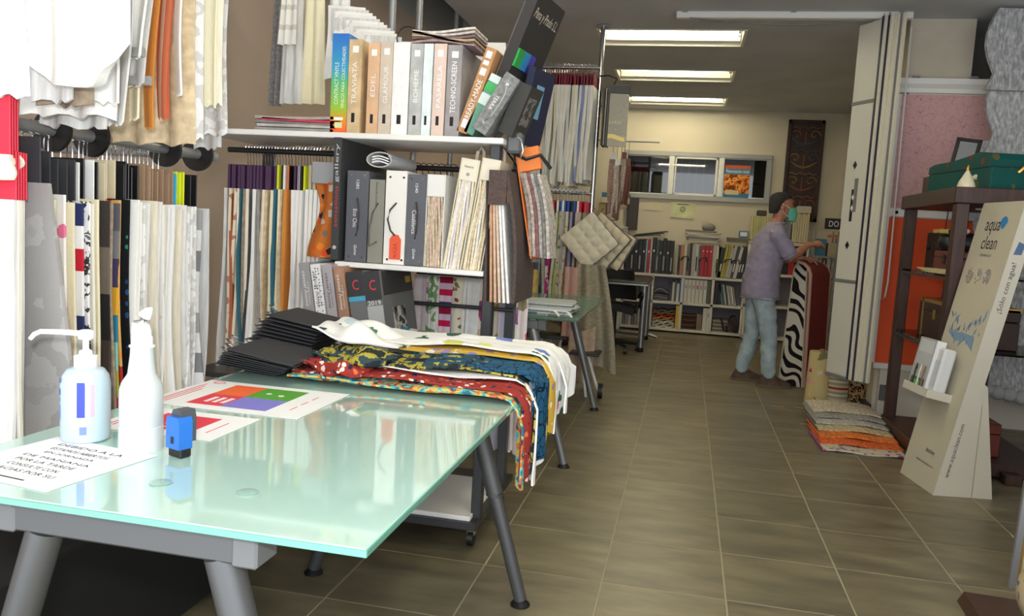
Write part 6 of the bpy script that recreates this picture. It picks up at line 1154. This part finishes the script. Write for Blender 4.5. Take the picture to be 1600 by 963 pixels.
# triangular support: in plane x = Wd
for x in (Wd-.004, .06): MB().add([(x, .06, 0), (x, .31, 0), (x, .22, .60), (x, .195, .62), (x+.004, .06, 0), (x+.004, .31, 0), (x+.004, .22, .60), (x+.004, .195, .62)], [(0, 1, 2, 3), (7, 6, 5, 4), (0, 4, 5, 1), (1, 5, 6, 2), (2, 6, 7, 3), (3, 7, 4, 0)]).build('support_wing', CDS, t)
B((.06, .2, .0), (Wd, .204, .5)).build('rear_brace', CDB, t)
def on(x, z, e=.0008): return TL @ basis((1, 0, 0), (0, 0, 1), (x, -e, z))
def ons(y, z): return TL @ basis((0, 0, 1), (0, -1, 0), (Wd+.0015, y, z))
S1 = Hs
text('aqua', .15, .075, on(Wd*.42, S1*.925), INK, t); text('clean', .155, .075, on(Wd*.46, S1*.875), INK, t); text('TECHNOLOGY', .12, .014, on(Wd*.46, S1*.83), DKSTEEL, t)
o = MB(); BLU = mat('logo blue', (40, 140, 206), .5)
o.prism([(Wd*.66+.034*math.cos(a*math.pi/10)*(.75 if a > 10 else 1), S1*.945+.034*math.sin(a*math.pi/10)) for a in range(20)], -.0015, -.0005, TL).build('drop_logo', BLU, t)
for k, c in enumerate(((176, 160, 150), (180, 176, 160), (170, 170, 166))): MB().prism([(Wd*(.22+.22*k)+.035*math.cos(a*math.pi/9), S1*.755+.045*math.sin(a*math.pi/9)) for a in range(18)], -.0015, -.0005, TL).build('oval_picture', pat('oval%d' % k, 'blotch', [c, (150, 140, 136), (206, 202, 190), [(150, 60, 60), (170, 150, 60), (140, 140, 140)][k]], 26), t)
SPL = mat('splash blue', (126, 156, 184), .4); SPD = mat('splash dark', (84, 112, 150), .4); rs = random.Random(5)
for k in range(34):
    f = k/33; x = Wd*(.12+.8*f)+rs.uniform(-.02, .02); z = S1*(.57-.05*math.sin(f*3.1))+rs.uniform(-.03, .07)*(1+f*.4); l = rs.uniform(.015, .06); a = rs.uniform(.6, 2.6)
    MB().prism([(x-.004, z), (x+.3*l*math.cos(a)+.006, z+.4*l), (x+l*math.cos(a), z+l*math.sin(a)+.01), (x+.2*l*math.cos(a)-.008, z+.6*l)], -.0014-.00001*k, -.0004, TL).build('splash_print', SPL if k % 3 else SPD, t)
MB().prism([(Wd*.1, S1*.55), (Wd*.35, S1*.52), (Wd*.6, S1*.53), (Wd*.85, S1*.5), (Wd*.8, S1*.55), (Wd*.5, S1*.555), (Wd*.3, S1*.55)], -.0012, -.0003, TL).build('splash_print', SPL, t)
text('destiny', .1, .035, on(Wd*.62, .2), INK, t); text('www.destinydecor.es', .2, .018, on(Wd*.56, .13), DKSTEEL, t)
text('¡Sólo con agua!', .27, .034, ons(.042, Hs*.73), DKSTEEL, t); text('www.aquaclean.com', .3, .03, ons(.042, .26), DKSTEEL, t)
MB().add([tuple(TL @ Vector(v)) for v in ((Wd+.0016, .02, Hs*.84), (Wd+.0016, .06, Hs*.845), (Wd+.0016, .065, Hs*.88), (Wd+.0016, .03, Hs*.885))], [(0, 1, 2, 3)]).build('splash_print', SPD, t)
# brochure tray and contents
tr = MB(); tr.box((.0, -.13, .49), (Wd*.72, 0, .496)); tr.box((.0, -.134, .49), (Wd*.72, -.13, .535)); tr.box((-.002, -.13, .49), (.001, 0, .53)); tr.box((Wd*.72, -.13, .49), (Wd*.72+.003, 0, .535))
tr.v = [tuple(TL @ Vector(v)) for v in tr.v]; tr.build('brochure_tray', CDS, t)
def inst(x, y, z): return t.matrix_basis @ (TL @ Vector((x, y, z)))
rot = (math.radians(-10), 0, math.atan2(u_.y, u_.x))
b3 = thing('brochure', 'glossy brochure with people on its cover standing in the standee tray', 'brochure', inst(.01, -.115, .50), rot)
B((0, 0, 0), (.20, .05, .30), .002).build('cover', mat('brochure grey', (176, 180, 186), .4), b3); B((.205-.004, .0, 0), (.206, .05, .3)).build('white_side', PAPER, b3)
B((.02, -.001, .03), (.18, 0, .29)).build('cover_photo', pat('brochure photo', 'hbands', [(90, 90, 86), (170, 172, 172), (190, 194, 198), (206, 210, 214)], 3.4), b3)
for k in range(3): MB().prism([(.045+.05*k, .03), (.065+.05*k, .03), (.06+.05*k, .11), (.068+.05*k, .12), (.058+.05*k, .15), (.05+.05*k, .15), (.042+.05*k, .12)], -.0016, -.001).build('figure_print', [INK, PAPER, mat('figure tan', (150, 116, 96), .6)][k], b3); 
B((.05, -.0014, .03), (.13, -.0009, .06)).build('green_print', mat('green print', (90, 170, 90), .6), b3)
b4 = thing('leaflet_box', 'clear and white plastic box standing in the standee tray', 'box', inst(.215, -.1, .50), rot)
B((0, 0, 0), (.075, .07, .27), .012).build('case', mat('milky plastic', (226, 228, 230), .3), b4); B((.008, -.002, .05), (.067, 0, .2), .001).build('printed_panel', mat('pale blue print panel', (206, 214, 224), .4), b4)
tag(B((0, 0, 0), (.09, .11, .06), .004).build('dark_block', DW, None, False, (1.86, 5.02-.06, 0)), 'small dark block on the floor behind the standee', 'block')
# ---- things at the near edge on the right
t = thing('framed_artboard', 'beige board in a thin grey metal frame leaning against the side', 'framed board', (1.335, 3.4, 0), (0, math.radians(1.5), 0))
B((0, 0, 0), (.03, .02, 1.0), .002).build('frame_strip', STEEL, t); B((.03, 0, .0), (.7, .02, .03), .002).build('frame_strip', STEEL, t); B((.03, .005, .03), (.7, .015, 1.0)).build('board', mat('pale green board', (190, 188, 160), .6), t); B((.024, -.003, .0), (.032, .0, 1.0)).build('gilt_edge', GLD, t)
tag(MB().prism([(0, 0), (.5, 0), (.5, .04), (.02, .04)], 0, .35).build('wooden_pedestal', mat('dark brown base', (70, 46, 36), .5), None, False, (1.07, 2.86, 0), (0, 0, -.06)), 'dark brown wooden base board lying on the floor tiles', 'base')
o = MB().ball((0, 0, .12), (.17, .17, .15), 22, 14); o.ball((-.02, -.02, .24), (.05, .05, .05), 12, 8)
tag(o.build('floral_cushion', pat('cushion flowers', 'floral', [(190, 174, 140), (110, 120, 140), (170, 140, 110), (200, 186, 156)], 16), None, True, (1.36, 2.95, .04)), 'beige flowered cushion with knotted corner on the dark base', 'cushion')

# ================================================================ the man
MX, MY = .80, 7.62
man = thing('person', 'person in lavender short sleeved shirt, pale jeans and face mask handling rugs', 'person', (MX, MY, 0), (0, 0, math.radians(6)))
SKIN = mat('skin', (166, 112, 88), .5, var=.05, vs=20)
def ring_loft(mb, secs, n=16):
    """secs: (centre, half-width along a, half-width along b, a-axis, b-axis)"""
    vs = []; fs = []
    for c, ra, rb, a, b2 in secs:
        for k in range(n): t_ = 2*math.pi*k/n; vs.append(Vector(c)+Vector(a)*(ra*math.cos(t_))+Vector(b2)*(rb*math.sin(t_)))
    for i in range(len(secs)-1):
        for k in range(n): fs.append((i*n+k, i*n+(k+1) % n, (i+1)*n+(k+1) % n, (i+1)*n+k))
    fs += [tuple(range(n))[::-1], tuple(range((len(secs)-1)*n, len(secs)*n))]; mb.add(vs, fs)
XA, YA, ZA = (1, 0, 0), (0, 1, 0), (0, 0, 1)
def vert(mb, L, n=18): ring_loft(mb, [((x, y, z), rx, ry, XA, YA) for x, y, z, rx, ry in L], n)
def limb(mb, pts, n=12):
    P = [Vector(p[:3]) for p in pts]; secs = []
    for i, p in enumerate(P):
        d = (P[min(i+1, len(P)-1)]-P[max(i-1, 0)]); a, b2 = frame_of(d); r = pts[i][3]; secs.append((p, r, r*(pts[i][4] if len(pts[i]) > 4 else 1), a, b2))
    ring_loft(mb, secs, n); mb.ball(P[0], pts[0][3]*.98, 10, 7); mb.ball(P[-1], pts[-1][3]*.98, 10, 7)
def remesh(mb, name, m, vox, parent, smooth_it=4, wr=0):
    me = mb.mesh(name, m); o = bpy.data.objects.new(name, me); COL.objects.link(o)
    r = o.modifiers.new('r', 'REMESH'); r.mode = 'VOXEL'; r.voxel_size = vox; r.use_smooth_shade = True
    s = o.modifiers.new('s', 'SMOOTH'); s.iterations = smooth_it; s.factor = .5
    dg = bpy.context.evaluated_depsgraph_get(); me2 = bpy.data.meshes.new_from_object(o.evaluated_get(dg)); bpy.data.objects.remove(o); me2.name = name
    if not me2.materials: me2.materials.append(m)
    if wr:
        nv = [v.normal.copy() for v in me2.vertices]
        for v, n_ in zip(me2.vertices, nv):
            c = v.co; q = noise.noise(Vector((c.x*9+c.z*5, c.y*7, c.z*13-c.x*6)))+.5*noise.noise(Vector((c.x*20, c.y*16, c.z*26+c.x*12)))
            v.co = c+n_*(wr*q)
    return link(name, me2, parent)
# joints, local: +x the way he faces, -y towards his right side
hipR, kneeR, ankR = (-.11, -.09, .86), (-.03, -.11, .45), (-.01, -.12, .09)
hipL, kneeL, ankL = (-.12, .09, .86), (-.14, .10, .44), (-.20, .12, .09)
shR, elR, wrR = (-.05, -.19, 1.36), (.08, -.20, 1.16), (.235, -.12, 1.285)
shL, elL, wrL = (-.03, .19, 1.36), (.09, .21, 1.13), (.24, .12, 1.16)
bd = MB()
vert(bd, [(-.12, 0, .80, .13, .16), (-.13, 0, .92, .14, .165), (-.11, 0, 1.05, .135, .16), (-.08, 0, 1.2, .135, .175), (-.06, 0, 1.32, .12, .18), (-.05, 0, 1.40, .085, .14), (-.035, 0, 1.45, .062, .066), (-.015, 0, 1.5, .056, .058), (-.005, 0, 1.56, .058, .06)])
for h, k, a in ((hipR, kneeR, ankR), (hipL, kneeL, ankL)): limb(bd, [(*h, .085), (*Vector(h).lerp(Vector(k), .5), .075), (*k, .052), (*Vector(k).lerp(Vector(a), .4), .052), (*a, .036)]); limb(bd, [(a[0], a[1], .06, .035), (a[0]+.1, a[1], .045, .03)])
for s, e, w_ in ((shR, elR, wrR), (shL, elL, wrL)): limb(bd, [(*s, .056), (*Vector(s).lerp(Vector(e), .55), .048), (*e, .041), (*Vector(e).lerp(Vector(w_), .4), .041), (*w_, .027)])
# head: skull, jaw, nose, ears
vert(bd, [(-.0, 0, 1.50, .05, .05), (.03, 0, 1.515, .062, .052), (.028, 0, 1.545, .078, .062), (.018, 0, 1.58, .09, .07), (.010, 0, 1.62, .098, .076), (.004, 0, 1.66, .098, .077), (-.002, 0, 1.69, .086, .068), (-.005, 0, 1.712, .058, .046), (-.005, 0, 1.722, .02, .018)], 20)
limb(bd, [(.098, 0, 1.62, .012), (.115, 0, 1.59, .015), (.105, 0, 1.575, .013)]); limb(bd, [(.095, 0, 1.548, .014), (.09, 0, 1.53, .02)])
bd.ball((.092, 0, 1.642), (.012, .045, .01))
for s in (-1, 1): bd.ball((.0, s*.082, 1.602), (.02, .014, .034)); 
def hand(mb, w_, d, up, side, curl):
    w_ = Vector(w_); d = Vector(d).normalized(); up = Vector(up).normalized(); sd = d.cross(up).normalized()*side
    limb(mb, [(*w_, .027), (*(w_+d*.04), .033, .6), (*(w_+d*.085), .036, .55)])
    for k, (o, L) in enumerate(((-.028, .07), (-.0095, .08), (.0095, .075), (.027, .058))):
        p = w_+d*.085+sd*o; q1 = p+d*L*.45-up*curl*L*.2; q2 = q1+(d*(1-curl*.6)-up*curl).normalized()*L*.33; q3 = q2+(d*(1-curl)-up*curl*1.2).normalized()*L*.28
        limb(mb, [(*p, .0095), (*q1, .009), (*q2, .0085), (*q3, .007)], 8)
    p = w_+d*.03-sd*.03; q = p+d*.035-sd*.022-up*.012; limb(mb, [(*p, .012), (*q, .0105), (*(q+d*.03-up*.012-sd*.004), .008)], 8)
dR = Vector((.9, .1, .12)); hand(bd, wrR, dR, (-.1, .15, 1), 1, .75); hand(bd, wrL, (.9, -.2, -.1), (0, 0, 1), -1, .6)
body = remesh(bd, 'body', SKIN, .0065, man)
EYE = mat('eye dark', (30, 24, 20), .3)
for s in (-1, 1):
    e = MB(); e.ball((.093, s*.032, 1.624), (.008, .013, .006), 10, 6); e.build('eye', EYE, body, True)
    MB().tube([(.094, s*.018, 1.641), (.099, s*.035, 1.645), (.086, s*.052, 1.639)], .0045, 6).build('eyebrow', mat('grey brown brow', (60, 50, 44), .9), body, True)
# hair: short dark grey cap
hr = MB(); vert(hr, [(-.062, 0, 1.545, .04, .058), (-.055, 0, 1.58, .052, .074), (-.042, 0, 1.62, .066, .084), (-.028, 0, 1.655, .082, .086), (-.008, 0, 1.685, .1, .082), (-.006, 0, 1.71, .088, .07), (-.006, 0, 1.728, .06, .05), (-.006, 0, 1.737, .03, .026)], 22)
remesh(hr, 'hair', mat('dark grey hair', (42, 38, 36), .8, var=.3, vs=60, bump=.5, bs=200), .006, man, 2)
# shirt
st = MB()
vert(st, [(-.115, 0, .79, .168, .195), (-.12, 0, .86, .168, .195), (-.12, 0, .98, .162, .188), (-.10, 0, 1.1, .158, .188), (-.08, 0, 1.22, .155, .198), (-.06, 0, 1.33, .142, .205), (-.05, 0, 1.40, .112, .17), (-.04, 0, 1.435, .08, .1), (-.03, 0, 1.465, .069, .074)], 24)
for s, e in ((shR, elR), (shL, elL)): S = Vector(s); E_ = Vector(e); limb(st, [(*S, .078), (*S.lerp(E_, .35), .075), (*S.lerp(E_, .78), .072)], 14)
shirt = remesh(st, 'shirt', mat('lavender grey shirt', (142, 136, 158), .85, var=.05, vs=18, bump=.5, bs=9), .009, man, 3, .0075)
MB().tube([(-.03+.074*math.cos(a*.4), .08*math.sin(a*.4), 1.455+.012*math.cos(a*.4)) for a in range(16)], .012, 8, True).build('collar', _M['lavender grey shirt'], shirt, True)
for s in (-1, 1):
    S, E_ = (Vector(shR), Vector(elR)) if s < 0 else (Vector(shL), Vector(elL)); c = S.lerp(E_, .93); d = (E_-S).normalized(); xx, yy = frame_of(d)
    MB().tube([c+xx*(.07*math.cos(a*.3927))+yy*(.07*math.sin(a*.3927)) for a in range(16)], .006, 6, True).build('sleeve_hem', _M['lavender grey shirt'], shirt, True)
MB().tube([(-.115+.172*math.cos(a*.2618), .2*math.sin(a*.2618), .785+.006*math.sin(a*.9)) for a in range(24)], .006, 6, True).build('bottom_hem', _M['lavender grey shirt'], shirt, True)
# jeans
jn = MB(); vert(jn, [(-.115, 0, .78, .145, .172), (-.115, 0, .86, .15, .178), (-.11, 0, .93, .145, .172)], 20)
for h, k, a in ((hipR, kneeR, ankR), (hipL, kneeL, ankL)):
    H_, K_, A_ = Vector(h), Vector(k), Vector(a); limb(jn, [(H_.x, H_.y, .80, .104), (*H_.lerp(K_, .45), .094), (*K_, .073), (*K_.lerp(A_, .45), .07), (A_.x, A_.y, .15, .064), (A_.x+.004, A_.y, .118, .062)], 14)
remesh(jn, 'jeans', mat('light blue denim', (158, 176, 184), .9, var=.1, vs=14, bump=.5, bs=12), .009, man, 3, .0075)
for a, r in ((ankR, 0), (ankL, .06)):
    sh = MB(); vert(sh, [(a[0]+.06, a[1], .0, .15, .048), (a[0]+.06, a[1], .03, .152, .05), (a[0]+.045, a[1], .055, .13, .046), (a[0]+.015, a[1], .085, .08, .042), (a[0]-.005, a[1], .12, .05, .042)], 18)
    s_ = remesh(sh, 'shoe', mat('brown suede shoe', (82, 66, 54), .85, var=.2, vs=20), .007, man, 3)
    so = MB(); vert(so, [(a[0]+.06, a[1], .001, .155, .052), (a[0]+.06, a[1], .02, .155, .052)], 18); so.build('sole', mat('taupe rubber sole', (104, 88, 74), .8), s_, True)
# mask with ear loops
mk = MB(); mk.sheet(lambda u, v: (.03+.098*math.cos((u-.5)*2.5)+.014*math.cos((u-.5)*6)*(1-abs(2*v-1)), .084*math.sin((u-.5)*2.5), 1.60-.115*v-.0*u+.012*math.cos((u-.5)*5)*(.5-v)), 16, 10, .005)
mask = mk.build('face_mask', mat('mint surgical mask', (104, 196, 176), .8), man, True)
for s in (-1, 1):
    MB().tube([(.065, s*.073, 1.59), (.03, s*.084, 1.612), (-.005, s*.09, 1.63), (-.016, s*.088, 1.6), (.01, s*.083, 1.545), (.06, s*.074, 1.515)], .003, 6).build('ear_loop', WPAINT, mask, True)
